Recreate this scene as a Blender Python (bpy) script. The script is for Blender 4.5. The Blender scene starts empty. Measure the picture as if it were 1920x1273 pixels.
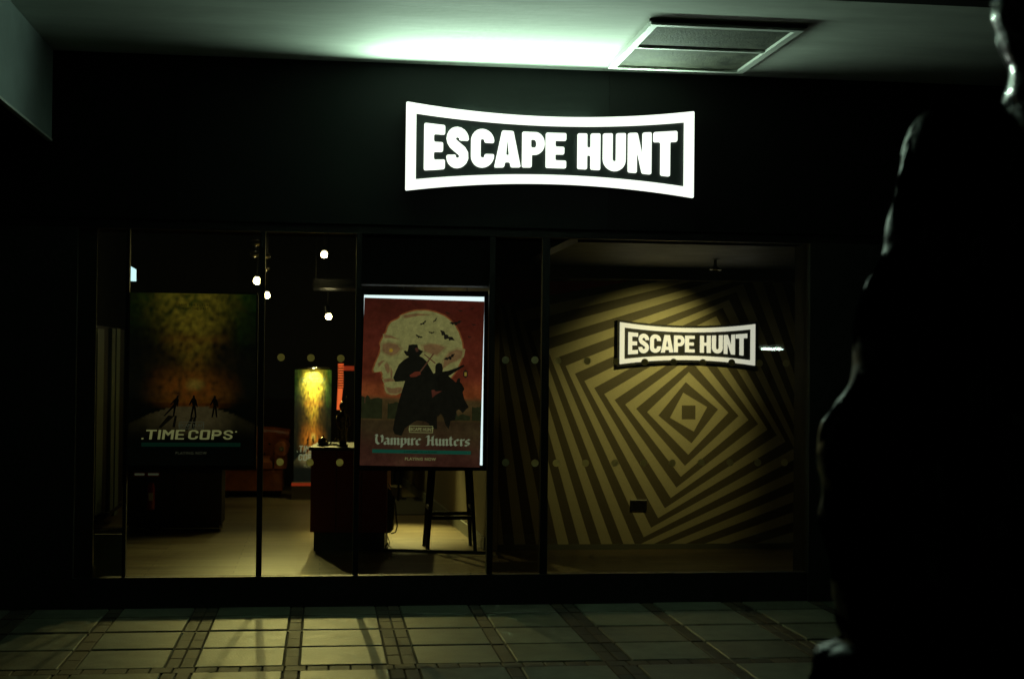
import bpy, math, random
from math import sin, cos, pi, radians, sqrt
from mathutils import Vector, Matrix, noise
from mathutils.geometry import tessellate_polygon
random.seed(7)
SC = bpy.context.scene
COL = SC.collection

# ------------------------------------------------------------------ camera
FPX = 2700.0                                   # focal length in pixels of the 1920 px wide photograph
YAW, PITCH, ROLL = radians(7.50), radians(1.02), radians(0.60)
CAM = Vector((0, -9.6, 1.6))
fw = Vector((sin(YAW)*cos(PITCH), cos(YAW)*cos(PITCH), sin(PITCH)))
r0 = Vector((cos(YAW), -sin(YAW), 0)); u0 = r0.cross(fw)
rt = r0*cos(ROLL) + u0*sin(ROLL); up = u0*cos(ROLL) - r0*sin(ROLL)
cd = bpy.data.cameras.new('camera'); cam = bpy.data.objects.new('camera', cd); COL.objects.link(cam)
m = Matrix((rt, up, -fw)).transposed().to_4x4(); m.translation = CAM
cam.matrix_world = m
cd.sensor_width = 36; cd.lens = FPX/1920*36; cd.clip_end = 200; cd.clip_start = .05
cd.dof.use_dof = True; cd.dof.focus_distance = 9.6; cd.dof.aperture_fstop = 2.8
SC.camera = cam

# ------------------------------------------------------------------ world: night
W = bpy.data.worlds.new('World'); SC.world = W; W.use_nodes = True
bg = W.node_tree.nodes['Background']
bg.inputs[0].default_value = (.55, .75, .50, 1); bg.inputs[1].default_value = .013
vs = SC.view_settings
vs.view_transform = 'Standard'; vs.look = 'None'; vs.exposure = 0; vs.gamma = 1; vs.use_curve_mapping = False
SC.cycles.max_bounces = 8; SC.cycles.transparent_max_bounces = 12
SC.cycles.sample_clamp_indirect = 3; SC.cycles.caustics_reflective = False; SC.cycles.caustics_refractive = False

def ray(px, py): return (fw*FPX + rt*(px-960) + up*(636.5-py)).normalized()
def on_y(px, py, y):
    d = ray(px, py); return CAM + d*((y-CAM.y)/d.y)
def on_z(px, py, z=0):
    d = ray(px, py); return CAM + d*((z-CAM.z)/d.z)
def on_x(px, py, x):
    d = ray(px, py); return CAM + d*((x-CAM.x)/d.x)

# ------------------------------------------------------------------ materials
def mat(name, col, rough=.6, metal=0, spec=.5, emit=None, estr=0, var=0, scale=8, bump=0, bscale=40, stretch=None, coat=0):
    mt = bpy.data.materials.new(name); mt.use_nodes = True
    n, l = mt.node_tree.nodes, mt.node_tree.links
    b = n['Principled BSDF']
    b.inputs['Base Color'].default_value = (*col, 1); b.inputs['Roughness'].default_value = rough
    b.inputs['Metallic'].default_value = metal; b.inputs['Specular IOR Level'].default_value = spec
    b.inputs['Coat Weight'].default_value = coat
    if emit: b.inputs['Emission Color'].default_value = (*emit, 1); b.inputs['Emission Strength'].default_value = estr
    if var or bump:
        tc = n.new('ShaderNodeTexCoord'); mp = n.new('ShaderNodeMapping')
        l.new(tc.outputs['Object'], mp.inputs[0])
        if stretch: mp.inputs['Scale'].default_value = stretch
    if var:
        nz = n.new('ShaderNodeTexNoise'); nz.inputs['Scale'].default_value = scale; nz.inputs['Detail'].default_value = 6
        nz.inputs['Roughness'].default_value = .65
        l.new(mp.outputs[0], nz.inputs['Vector'])
        rp = n.new('ShaderNodeValToRGB')
        rp.color_ramp.elements[0].position = .3; rp.color_ramp.elements[1].position = .7
        rp.color_ramp.elements[0].color = (*[c*(1-var) for c in col], 1); rp.color_ramp.elements[1].color = (*[min(1, c*(1+var)) for c in col], 1)
        l.new(nz.outputs['Fac'], rp.inputs[0]); l.new(rp.outputs[0], b.inputs['Base Color'])
        rr = n.new('ShaderNodeMapRange'); rr.inputs['To Min'].default_value = max(.02, rough*.75); rr.inputs['To Max'].default_value = min(1, rough*1.25)
        l.new(nz.outputs['Fac'], rr.inputs['Value']); l.new(rr.outputs[0], b.inputs['Roughness'])
    if bump:
        nb = n.new('ShaderNodeTexNoise'); nb.inputs['Scale'].default_value = bscale; nb.inputs['Detail'].default_value = 4
        l.new(mp.outputs[0], nb.inputs['Vector'])
        bp = n.new('ShaderNodeBump'); bp.inputs['Strength'].default_value = bump; bp.inputs['Distance'].default_value = .01
        l.new(nb.outputs['Fac'], bp.inputs['Height']); l.new(bp.outputs[0], b.inputs['Normal'])
    return mt

def print_mat(name, estr, tint=(1, 1, 1)):
    """flat poster print: colour comes from the mesh's colour attribute, mottled a little like ink on film"""
    mt = bpy.data.materials.new(name); mt.use_nodes = True
    n, l = mt.node_tree.nodes, mt.node_tree.links
    b = n['Principled BSDF']; b.inputs['Roughness'].default_value = .45; b.inputs['Specular IOR Level'].default_value = .3
    at = n.new('ShaderNodeVertexColor'); at.layer_name = 'Col'
    tc = n.new('ShaderNodeTexCoord')
    nz = n.new('ShaderNodeTexNoise'); nz.inputs['Scale'].default_value = 22; nz.inputs['Detail'].default_value = 8; nz.inputs['Roughness'].default_value = .75
    l.new(tc.outputs['Object'], nz.inputs['Vector'])
    rr = n.new('ShaderNodeMapRange'); rr.inputs['From Min'].default_value = .3; rr.inputs['From Max'].default_value = .7
    rr.inputs['To Min'].default_value = .66; rr.inputs['To Max'].default_value = 1.28
    l.new(nz.outputs['Fac'], rr.inputs['Value'])
    mx = n.new('ShaderNodeVectorMath'); mx.operation = 'SCALE'
    l.new(at.outputs['Color'], mx.inputs[0]); l.new(rr.outputs[0], mx.inputs['Scale'])
    l.new(mx.outputs[0], b.inputs['Base Color'])
    if estr:
        l.new(mx.outputs[0], b.inputs['Emission Color']); b.inputs['Emission Strength'].default_value = estr
    return mt

def glass_mat(name, tint=(.93, .97, .93)):
    mt = bpy.data.materials.new(name); mt.use_nodes = True
    n, l = mt.node_tree.nodes, mt.node_tree.links; n.remove(n['Principled BSDF'])
    t = n.new('ShaderNodeBsdfTransparent'); t.inputs[0].default_value = (*tint, 1)
    g = n.new('ShaderNodeBsdfGlossy'); g.inputs['Roughness'].default_value = .0
    f = n.new('ShaderNodeFresnel'); f.inputs[0].default_value = 1.5
    x = n.new('ShaderNodeMixShader'); l.new(f.outputs[0], x.inputs[0]); l.new(t.outputs[0], x.inputs[1]); l.new(g.outputs[0], x.inputs[2])
    l.new(x.outputs[0], n['Material Output'].inputs[0]); return mt

def frosted_mat(name):
    mt = bpy.data.materials.new(name); mt.use_nodes = True
    n, l = mt.node_tree.nodes, mt.node_tree.links; n.remove(n['Principled BSDF'])
    d = n.new('ShaderNodeBsdfDiffuse'); d.inputs[0].default_value = (.8, .8, .5, 1)
    t = n.new('ShaderNodeBsdfTranslucent'); t.inputs[0].default_value = (.95, .95, .75, 1)
    x = n.new('ShaderNodeMixShader'); x.inputs[0].default_value = .6
    l.new(d.outputs[0], x.inputs[1]); l.new(t.outputs[0], x.inputs[2]); l.new(x.outputs[0], n['Material Output'].inputs[0]); return mt

def wood_floor_mat():
    mt = mat('wood_floor', (.2, .15, .085), .38, spec=.5)
    n, l = mt.node_tree.nodes, mt.node_tree.links; b = n['Principled BSDF']
    tc = n.new('ShaderNodeTexCoord'); br = n.new('ShaderNodeTexBrick')
    br.inputs['Scale'].default_value = 1; br.inputs['Brick Width'].default_value = 1.3; br.inputs['Row Height'].default_value = .13
    br.inputs['Mortar Size'].default_value = .003; br.inputs['Mortar'].default_value = (.03, .022, .012, 1)
    br.inputs['Color1'].default_value = (.25, .21, .115, 1); br.inputs['Color2'].default_value = (.18, .135, .075, 1)
    l.new(tc.outputs['Object'], br.inputs['Vector'])
    mp = n.new('ShaderNodeMapping'); mp.inputs['Scale'].default_value = (1.2, 26, 1); l.new(tc.outputs['Object'], mp.inputs[0])
    nz = n.new('ShaderNodeTexNoise'); nz.inputs['Scale'].default_value = 2.2; nz.inputs['Detail'].default_value = 7; l.new(mp.outputs[0], nz.inputs['Vector'])
    rr = n.new('ShaderNodeMapRange'); rr.inputs['From Min'].default_value = .3; rr.inputs['From Max'].default_value = .7; rr.inputs['To Min'].default_value = .45; rr.inputs['To Max'].default_value = 1.45
    l.new(nz.outputs['Fac'], rr.inputs['Value'])
    mx = n.new('ShaderNodeVectorMath'); mx.operation = 'SCALE'; l.new(br.outputs['Color'], mx.inputs[0]); l.new(rr.outputs[0], mx.inputs['Scale'])
    l.new(mx.outputs[0], b.inputs['Base Color'])
    r2 = n.new('ShaderNodeMapRange'); r2.inputs['To Min'].default_value = .28; r2.inputs['To Max'].default_value = .5
    l.new(nz.outputs['Fac'], r2.inputs['Value']); l.new(r2.outputs[0], b.inputs['Roughness'])
    bp = n.new('ShaderNodeBump'); bp.inputs['Strength'].default_value = .25; bp.inputs['Distance'].default_value = .004
    l.new(nz.outputs['Fac'], bp.inputs['Height']); l.new(bp.outputs[0], b.inputs['Normal'])
    return mt

M = {}
M['black'] = mat('black_paint', (.010, .011, .010), .55, var=.25, scale=5)
M['fascia'] = mat('fascia_laminate', (.007, .009, .008), .75, spec=.2, var=.3, scale=3)
M['fascia2'] = mat('fascia_matt_dim', (.006, .007, .006), .8, spec=.2, var=.25, scale=3)
M['frame'] = mat('black_frame', (.010, .010, .009), .6, spec=.25, bump=.1)
M['gloss'] = mat('gloss_black', (.01, .01, .009), .12)
M['pier'] = mat('pier_render', (.018, .019, .016), .75, var=.35, scale=7, bump=.3)
M['pier_brown'] = mat('pier_brown', (.014, .010, .007), .7, var=.3)
M['soffit'] = mat('soffit_plaster', (.62, .66, .60), .75, var=.16, scale=1.6, bump=.15, bscale=12, stretch=(.6, 2.2, 1))
M['panel_side'] = mat('bulkhead_panel', (.30, .37, .37), .55, var=.15, scale=4)
M['vent_frame'] = mat('vent_frame', (.72, .76, .70), .5)
M['vent_mesh'] = mat('dusty_filter', (.05, .052, .036), .9, var=.85, scale=9, bump=.6, bscale=60)
M['slab'] = [mat('paving_slab_%d' % i, c, .5, var=.42, scale=7, bump=.25, bscale=70) for i, c in enumerate([(.135, .155, .115), (.105, .125, .09), (.155, .17, .125), (.12, .125, .09)])]
M['brick'] = [mat('paving_brick_%d' % i, c, .65, var=.3, scale=14, bump=.3, bscale=80) for i, c in enumerate([(.050, .040, .028), (.032, .028, .020), (.070, .050, .030)])]
M['joint'] = mat('dark_joint_sand', (.016, .016, .013), .95, var=.4, scale=30, bump=.3)
M['floor'] = wood_floor_mat()
M['wall_int'] = mat('dark_interior_paint', (.028, .028, .026), .8, var=.2)
M['wall_tan'] = mat('tan_wall_paint', (.15, .13, .075), .7, var=.15)
M['stripe_light'] = mat('mural_light', (.60, .55, .34), .62, var=.06, scale=40)
M['stripe_dark'] = mat('mural_dark', (.135, .115, .070), .62, var=.1, scale=40)
M['red'] = mat('mural_red', (.40, .035, .02), .6)
M['skirting'] = mat('skirting_grey', (.17, .18, .14), .5)
M['glass'] = glass_mat('window_glass')
M['glass_shade'] = glass_mat('shade_tint_glass', (.52, .52, .50))  # darkened glass stands in for shade over the mural's left end
M['dot'] = frosted_mat('frosted_vinyl')
M['opal'] = mat('opal_acrylic_lit', (.8, .85, .8), .4, emit=(.92, 1.0, .88), estr=1.22)
M['uplight'] = mat('added_uplight', (.8, .85, .8), .4, emit=(.62, 1.0, .70), estr=14)
M['opal_side'] = mat('sign_return_dark', (.02, .025, .02), .5)
M['sign_back'] = mat('sign_tray', (.010, .018, .015), .5, var=.15)
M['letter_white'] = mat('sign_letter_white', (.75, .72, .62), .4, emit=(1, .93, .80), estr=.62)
M['lightbox'] = mat('lightbox_diffuser', (.8, .82, .85), .4, emit=(.80, .93, 1.0), estr=1.25)
M['chrome'] = mat('chrome', (.6, .58, .5), .18, 1)
M['steel'] = mat('dark_steel', (.05, .05, .045), .3, .9)
M['burgundy'] = mat('desk_burgundy', (.21, .018, .012), .5, var=.15)
M['worktop'] = mat('desk_top', (.02, .018, .015), .5)
M['leather'] = mat('tan_leather', (.42, .13, .04), .3, var=.3, scale=12, bump=.2, bscale=60)
M['bulb'] = mat('hot_bulb', (.9, .8, .6), .4, emit=(1, .80, .42), estr=45)
M['bagcloth'] = mat('black_nylon', (.012, .012, .012), .6, bump=.3)
M['ext_red'] = mat('extinguisher_red', (.32, .015, .012), .3)
M['white'] = mat('white_plastic', (.7, .7, .66), .45)
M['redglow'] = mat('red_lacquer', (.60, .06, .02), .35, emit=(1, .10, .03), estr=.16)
M['redglow2'] = mat('red_neon_tube', (.8, .1, .03), .3, emit=(1, .17, .04), estr=.75)
M['tube'] = mat('fluorescent_tube', (.8, .9, .85), .4, emit=(.75, 1, .85), estr=45)
M['escreen'] = mat('exit_light_panel', (.6, .8, .9), .4, emit=(.62, .90, 1), estr=1.3)
M['plastic'] = mat('black_polythene', (.010, .012, .012), .24, spec=.6, coat=.6, bump=.5, bscale=26)
M['door_green'] = mat('glazed_side_panel', (.15, .21, .16), .5, var=.15)
M['rug'] = mat('charcoal_rug', (.04, .04, .03), .95, bump=.5)
M['sill_wood'] = mat('oak_block', (.26, .15, .06), .5, var=.2)
M['text_cream'] = mat('text_cream', (.55, .58, .40), .5, emit=(.60, .66, .42), estr=.22)
M['text_dim'] = mat('text_dim', (.24, .23, .10), .5, emit=(.62, .60, .24), estr=.19)
M['text_faint'] = mat('text_faint', (.13, .13, .09), .5, emit=(.5, .5, .3), estr=.05)
M['teal'] = mat('teal_strip', (.03, .20, .14), .5, emit=(.03, .25, .16), estr=.16)
M['teal_dim'] = mat('teal_dim', (.02, .12, .08), .5, emit=(.02, .12, .07), estr=.06)
M['text_black'] = mat('text_black', (.01, .01, .01), .5)
M['p_vamp'] = print_mat('vampire_print', .25)
M['p_time'] = print_mat('time_print', .085)  # faint glow put into the print of the unlit poster
M['p_time2'] = print_mat('time_print_glow', .7)  # banner print glows by itself, on top of the picture light

# ------------------------------------------------------------------ geometry helpers
class G:
    def __init__(s): s.v = []; s.f = []; s.mi = []; s.c = []; s.smooth = False; s.cur = 0
    def add(s, vs_, fs_, col=None):
        o = len(s.v); s.v += [tuple(p) for p in vs_]; s.f += [tuple(i+o for i in f) for f in fs_]; s.mi += [s.cur]*len(fs_)
        s.c += [col or (0, 0, 0)]*len(vs_) if not isinstance(col, list) else col
        return s
    def box(s, x0, x1, y0, y1, z0, z1, b=0):
        if b:
            return s.bbox(x0, x1, y0, y1, z0, z1, b)
        return s.add([(x0, y0, z0), (x1, y0, z0), (x1, y1, z0), (x0, y1, z0), (x0, y0, z1), (x1, y0, z1), (x1, y1, z1), (x0, y1, z1)],
                     [(0, 3, 2, 1), (4, 5, 6, 7), (0, 1, 5, 4), (1, 2, 6, 5), (2, 3, 7, 6), (3, 0, 4, 7)])
    def bbox(s, x0, x1, y0, y1, z0, z1, b):
        # box with all top edges chamfered
        return s.add([(x0, y0, z0), (x1, y0, z0), (x1, y1, z0), (x0, y1, z0), (x0, y0, z1-b), (x1, y0, z1-b), (x1, y1, z1-b), (x0, y1, z1-b),
                      (x0+b, y0+b, z1), (x1-b, y0+b, z1), (x1-b, y1-b, z1), (x0+b, y1-b, z1)],
                     [(0, 3, 2, 1), (0, 1, 5, 4), (1, 2, 6, 5), (2, 3, 7, 6), (3, 0, 4, 7), (4, 5, 9, 8), (5, 6, 10, 9), (6, 7, 11, 10), (7, 4, 8, 11), (8, 9, 10, 11)])
    def tube(s, pts, r, n=10, caps=True):
        pts = [Vector(p) for p in pts]; rs = r if isinstance(r, (list, tuple)) else [r]*len(pts)
        vs_ = []; up_ = None
        for i, p in enumerate(pts):
            t = (pts[min(i+1, len(pts)-1)] - pts[max(i-1, 0)]).normalized()
            a = (up_ if up_ else (Vector((0, 0, 1)) if abs(t.z) < .9 else Vector((1, 0, 0))))
            a = (a - t*a.dot(t)).normalized(); up_ = a; b = t.cross(a)
            for k in range(n):
                q = 2*pi*k/n; vs_.append(p + (a*cos(q) + b*sin(q))*rs[i])
        fs_ = [(i*n+k, i*n+(k+1) % n, (i+1)*n+(k+1) % n, (i+1)*n+k) for i in range(len(pts)-1) for k in range(n)]
        if caps: fs_ += [tuple(range(n-1, -1, -1)), tuple((len(pts)-1)*n+k for k in range(n))]
        return s.add(vs_, fs_)
    def lathe(s, prof, cx=0, cy=0, z=0, n=20):
        vs_ = [(cx+r*cos(2*pi*k/n), cy+r*sin(2*pi*k/n), z+h) for r, h in prof for k in range(n)]
        fs_ = [(i*n+k, i*n+(k+1) % n, (i+1)*n+(k+1) % n, (i+1)*n+k) for i in range(len(prof)-1) for k in range(n)]
        fs_ += [tuple(range(n-1, -1, -1)), tuple((len(prof)-1)*n+k for k in range(n))]
        return s.add(vs_, fs_)
    def disc(s, c, r, th=.002, n=20):
        c = Vector(c); vs_ = [(c.x+r*cos(2*pi*k/n), c.y+y, c.z+r*sin(2*pi*k/n)) for y in (0, th) for k in range(n)]
        return s.add(vs_, [tuple(range(n)), tuple(range(2*n-1, n-1, -1))] + [(k, k+n, (k+1) % n+n, (k+1) % n) for k in range(n)])
    def poly(s, P, y, col=None):
        """flat polygon in the xz plane at depth y, facing -y"""
        tr = tessellate_polygon([[Vector((p[0], p[1], 0)) for p in P]])
        out = []
        for t in tr:
            a, b, c = [P[i] for i in t]
            if (b[0]-a[0])*(c[1]-a[1]) - (b[1]-a[1])*(c[0]-a[0]) < 0: t = (t[0], t[2], t[1])
            out.append(tuple(t))
        return s.add([(p[0], y, p[1]) for p in P], out, [col]*len(P) if col else None)
    def obj(s, name, mt, parent=None, loc=None, smooth=False):
        L = Vector(loc) if loc is not None else Vector((0, 0, 0))
        me = bpy.data.meshes.new(name); me.from_pydata([tuple(Vector(p)-L) for p in s.v], [], s.f)
        for mm in (mt if isinstance(mt, list) else [mt]): me.materials.append(mm)
        if isinstance(mt, list):
            for p, i in zip(me.polygons, s.mi): p.material_index = i
        if any(c != (0, 0, 0) for c in s.c):
            at = me.color_attributes.new('Col', 'FLOAT_COLOR', 'POINT')
            for i, c in enumerate(s.c): at.data[i].color = (*c, 1)
        if smooth:
            for p in me.polygons: p.use_smooth = True
        me.update(); o = bpy.data.objects.new(name, me); COL.objects.link(o)
        if parent: o.parent = parent
        return o

def empty(name, loc, label=None, cat=None, group=None, rotz=0, rot=None):
    o = bpy.data.objects.new(name, None); COL.objects.link(o); o.location = loc; o.rotation_euler = rot or (0, 0, rotz); o.empty_display_size = .1
    tag(o, label, cat, group); return o
def tag(o, label=None, cat=None, group=None, kind=None):
    if label: o['label'] = label
    if cat: o['category'] = cat
    if group: o['group'] = group
    if kind: o['kind'] = kind
    return o
def struct(o): o['kind'] = 'structure'; return o
def dup(root, loc, label=None):
    r = root.copy(); COL.objects.link(r); r.location = loc
    if label: r['label'] = label
    for ch in list(root.children):
        c = ch.copy(); COL.objects.link(c); c.parent = r
        for g in list(ch.children):
            d = g.copy(); COL.objects.link(d); d.parent = c
    return r
def lerp(a, b, t): return a+(b-a)*t
def mixc(a, b, t):
    t = max(0, min(1, t)); return tuple(lerp(x, y, t) for x, y in zip(a, b))
def sstep(a, b, x):
    t = max(0, min(1, (x-a)/(b-a))); return t*t*(3-2*t)
def srgb(r, g, b): return tuple(((c/255+.055)/1.055)**2.4 if c/255 > .04045 else c/255/12.92 for c in (r, g, b))

def spot(name, parent, loc, target, power, col, size=1.2, blend=.6, radius=.03):
    """loc and target are in the lamp thing's own coordinates"""
    ld = bpy.data.lights.new(name, 'SPOT'); ld.energy = power; ld.color = col; ld.spot_size = size; ld.spot_blend = blend; ld.shadow_soft_size = radius
    o = bpy.data.objects.new(name, ld); COL.objects.link(o); o.location = loc
    o.rotation_euler = (Vector(target)-Vector(loc)).to_track_quat('-Z', 'Y').to_euler(); o.parent = parent
    return o

# ------------------------------------------------------------------ letters (drawn, not from a font file)
def roundpoly(P, r, n=4):
    out = []; L = len(P)
    for i in range(L):
        p0, p, p1 = Vector(P[i-1]), Vector(P[i]), Vector(P[(i+1) % L])
        a, b = (p0-p), (p1-p); la, lb = a.length, b.length
        if la < 1e-6 or lb < 1e-6: continue
        d = min(r, la*.45, lb*.45); A, B = p+a/la*d, p+b/lb*d
        for k in range(n+1):
            t = k/n; out.append(tuple(A*(1-t)**2 + p*2*t*(1-t) + B*t*t))
    return out
def dense(P, step):
    out = []
    for i in range(len(P)):
        a, b = Vector(P[i]), Vector(P[(i+1) % len(P)]); n = max(1, int((b-a).length/step))
        for k in range(n): out.append(tuple(a+(b-a)*k/n))
    return out
def arc(cx, cy, rx, ry, a0, a1, n=8):
    return [(cx+rx*cos(radians(lerp(a0, a1, k/n))), cy+ry*sin(radians(lerp(a0, a1, k/n)))) for k in range(n+1)]
def stroke_outline(C, w):
    C = [Vector(c) for c in C]; Lft, Rgt = [], []
    for i, p in enumerate(C):
        t = (C[min(i+1, len(C)-1)]-C[max(i-1, 0)]).normalized(); nn = Vector((-t.y, t.x))
        Lft.append(tuple(p+nn*w)); Rgt.append(tuple(p-nn*w))
    return Lft+Rgt[::-1]
def glyph(ch, t=1.0):
    """outlines in a box y -115..115; t scales stroke weight; returns ([loops], width)"""
    s = 60*t; h = s/2
    if ch == 'E':
        a = 50*t
        return [[(0, -115), (128, -115), (128, -115+a), (s, -115+a), (s, -a/2), (116, -a/2), (116, a/2), (s, a/2), (s, 115-a), (128, 115-a), (128, 115), (0, 115)]], 128
    if ch == 'H':
        a = 50*t
        return [[(0, -115), (s, -115), (s, -a/2), (142-s, -a/2), (142-s, -115), (142, -115), (142, 115), (142-s, 115), (142-s, a/2), (s, a/2), (s, 115), (0, 115)]], 142
    if ch == 'T':
        a = 54*t
        return [[(75-h, -115), (75+h, -115), (75+h, 115-a), (150, 115-a), (150, 115), (0, 115), (0, 115-a), (75-h, 115-a)]], 150
    if ch == 'N':
        w = 146; k = s*.97
        return [[(0, -115), (s*.92, -115), (s*.92, 20), (w-k, -115), (w, -115), (w, 115), (w-s*.92, 115), (w-s*.92, -18), (k, 115), (0, 115)]], w
    if ch == 'A':
        w = 160; k = s*1.0
        return [[(0, -115), (k, -115), (k+5, -82), (w-k-5, -82), (w-k, -115), (w, -115), (w-46, 115), (46, 115)],
                [(k+11, -38), (w-k-11, -38), (w/2+2, 50), (w/2-2, 50)]], w
    if ch == 'P':
        w = 140; i = s*.92
        out = [(0, -115), (s, -115), (s, -32), (80, -32)] + arc(80, 42, 60, 74, -80, 80, 10) + [(80, 115), (0, 115)]
        hole = [(i, 14), (76, 14)] + arc(76, 40, 60-s*.78, 26, -70, 70, 6) + [(76, 67), (i, 67)]
        return [out, hole], w
    if ch == 'U':
        w = 142; c = [(h, 115)] + [(h, y) for y in (60, 0, -30)] + arc(w/2, -44, w/2-h, 71-h, 180, 360, 12) + [(w-h, y) for y in (0, 60)] + [(w-h, 115)]
        return ('strip', c, h), w
    if ch == 'C':
        w = 140; c = [(w-h, 34)] + arc(w/2, 115-h-40, w/2-h, 40, 0, 180, 12) + [(h, 0)] + arc(w/2, -115+h+40, w/2-h, 40, 180, 360, 12) + [(w-h, -34)]
        return ('strip', c, h*.98), w
    if ch == 'S':
        w = 140; rx = w/2-h
        c = [(w-h, 40)] + arc(w/2, 48, rx, 67-h, 0, 180, 10) + [(h+3, 36), (h+14, 20), (w/2, 1), (w-h-14, -18), (w-h-3, -34)] + arc(w/2, -48, rx, 67-h, 0, -180, 10)[1:] + [(h, -40)]
        return ('strip', c, h*.94), w

def strip_mesh(C, w, warp, cap=9):
    C = [Vector(c) for c in C]; Lf, Rg = [], []; n = len(C); ws_ = [w]*n
    t0 = (C[1]-C[0]).normalized(); t1 = (C[-1]-C[-2]).normalized()
    C = [C[0], C[0]+t0*cap*.3, C[0]+t0*cap] + C[1:-1] + [C[-1]-t1*cap, C[-1]-t1*cap*.3, C[-1]]
    ws_ = [w-cap, w-cap*.3, w] + [w]*(n-2) + [w, w-cap*.3, w-cap]
    for i, p in enumerate(C):
        t = (C[min(i+1, len(C)-1)]-C[max(i-1, 0)]).normalized(); nn = Vector((-t.y, t.x)); Lf.append(p+nn*ws_[i]); Rg.append(p-nn*ws_[i])
    n = len(C); V = []
    for d in (1, 0): V += [warp(p.x, p.y, d) for p in Lf] + [warp(p.x, p.y, d) for p in Rg]
    F = [(i, i+1, n+i+1, n+i) for i in range(n-1)] + [(2*n+i, 3*n+i, 3*n+i+1, 2*n+i+1) for i in range(n-1)]
    F += [(i, 2*n+i, 2*n+i+1, i+1) for i in range(n-1)] + [(n+i, n+i+1, 3*n+i+1, 3*n+i) for i in range(n-1)]
    F += [(0, n, 3*n, 2*n), (n-1, 3*n-1, 4*n-1, 2*n-1)]
    me = bpy.data.meshes.new('letter'); me.from_pydata([tuple(v) for v in V], [], F); me.update(); return me

def curve_mesh(loops, ext, warp, res=14):
    """fill loops (holes by even-odd), extrude, map by warp(x, y, depth 0..1)"""
    cu = bpy.data.curves.new('t', 'CURVE'); cu.dimensions = '2D'; cu.fill_mode = 'BOTH'; cu.extrude = .5
    for P in loops:
        P = dense(P, res); sp = cu.splines.new('POLY'); sp.points.add(len(P)-1)
        for i, p in enumerate(P): sp.points[i].co = (p[0], p[1], 0, 1)
        sp.use_cyclic_u = True
    o = bpy.data.objects.new('t', cu); COL.objects.link(o)
    dg = bpy.context.evaluated_depsgraph_get(); dg.update()
    me = bpy.data.meshes.new_from_object(o.evaluated_get(dg))
    bpy.data.objects.remove(o); bpy.data.curves.remove(cu)
    for v in me.vertices: v.co = warp(v.co.x, v.co.y, v.co.z+.5)
    me.update(); return me

# the arched sign outline: half heights (in sign units, 1798 wide) grow towards both ends
def Hout(u): return 207+64*u*u
def Hin(u): return 151+58*u*u
def Hlet(u): return 108+48*u*u
LETX = [('E', 175, 303), ('S', 310, 450), ('C', 461, 606), ('A', 606, 770), ('P', 778, 918), ('E', 925, 1052), ('H', 1123, 1266), ('U', 1283, 1426), ('N', 1441, 1589), ('T', 1602, 1753)]
def sign_letters(scale, depth, y0, mt, parent, tw=1.0, rr=11):
    for ch, xa, xb in LETX:
        loops, w = glyph(ch, tw)
        if loops[0] != 'strip':
            loops = [[(xa+p[0]*(xb-xa)/w, p[1]) for p in L] for L in loops]
            loops = [roundpoly(L, rr) for L in loops]
        def wp(x, y, d):
            xx = x-962; u = xx/898
            return Vector((xx*scale, y0 + (1-d)*depth, y/115*Hlet(u)*scale))
        if loops[0] == 'strip':
            cl = []
            for p, q in zip(loops[1][:-1], loops[1][1:]):
                k = max(1, int((Vector(q)-Vector(p)).length/14)); cl += [(lerp(p[0], q[0], j/k), lerp(p[1], q[1], j/k)) for j in range(k)]
            cl.append(loops[1][-1])
            me = strip_mesh([(xa+p[0]*(xb-xa)/w, p[1]) for p in cl], loops[2], wp, rr*.8)
        else: me = curve_mesh(loops, 1, wp)
        me.materials.append(mt)
        o = bpy.data.objects.new('letter', me); COL.objects.link(o); o.parent = parent
def band_loop(Hf, X, n=24):
    return [(lerp(-X, X, k/n), Hf(lerp(-X, X, k/n)/898)) for k in range(n+1)] + [(lerp(X, -X, k/n), -Hf(lerp(X, -X, k/n)/898)) for k in range(n+1)]
def sign_frame(scale, depth, y0, mt, parent, Xo=898, Xi=836, Ho=Hout, Hi=Hin, name='frame'):
    def wp(x, y, d): return Vector((x*scale, y0+(1-d)*depth, y*scale))
    me = curve_mesh([roundpoly(band_loop(Ho, Xo), 8, 2), band_loop(Hi, Xi)], 1, wp, 60); me.materials.append(mt)
    o = bpy.data.objects.new(name, me); COL.objects.link(o); o.parent = parent
def sign_tray(scale, depth, y0, mt, parent, X=880, Hf=None, name='backing'):
    Hf = Hf or (lambda u: Hout(u)-14)
    def wp(x, y, d): return Vector((x*scale, y0+(1-d)*depth, y*scale))
    me = curve_mesh([band_loop(Hf, X)], 1, wp, 60); me.materials.append(mt)
    o = bpy.data.objects.new(name, me); COL.objects.link(o); o.parent = parent

def text(s, size, mt, parent, x, y, z, name='lettering', sx=1, shear=0, offs=0, ext=.0006, spacing=1, align='CENTER'):
    cu = bpy.data.curves.new('t', 'FONT'); cu.body = s; cu.size = size; cu.align_x = align; cu.shear = shear; cu.offset = offs; cu.space_character = spacing
    cu.resolution_u = 3
    o = bpy.data.objects.new('t', cu); COL.objects.link(o)
    dg = bpy.context.evaluated_depsgraph_get(); dg.update()
    me = bpy.data.meshes.new_from_object(o.evaluated_get(dg)); bpy.data.objects.remove(o); bpy.data.curves.remove(cu)
    for v in me.vertices: v.co = Vector((x+v.co.x*sx, y, z+v.co.y))
    me.materials.clear(); me.materials.append(mt); me.update()
    o = bpy.data.objects.new(name, me); COL.objects.link(o); o.parent = parent; return o

# ================================================================== SETTING
SZ = on_y(960, 127, 0).z                        # soffit height, about 3.6 m
PL = on_y(700, 1079, 0).z                       # plinth top
XL = on_y(140, 800, 0).x; XR = on_y(1515, 800, 0).x
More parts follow.
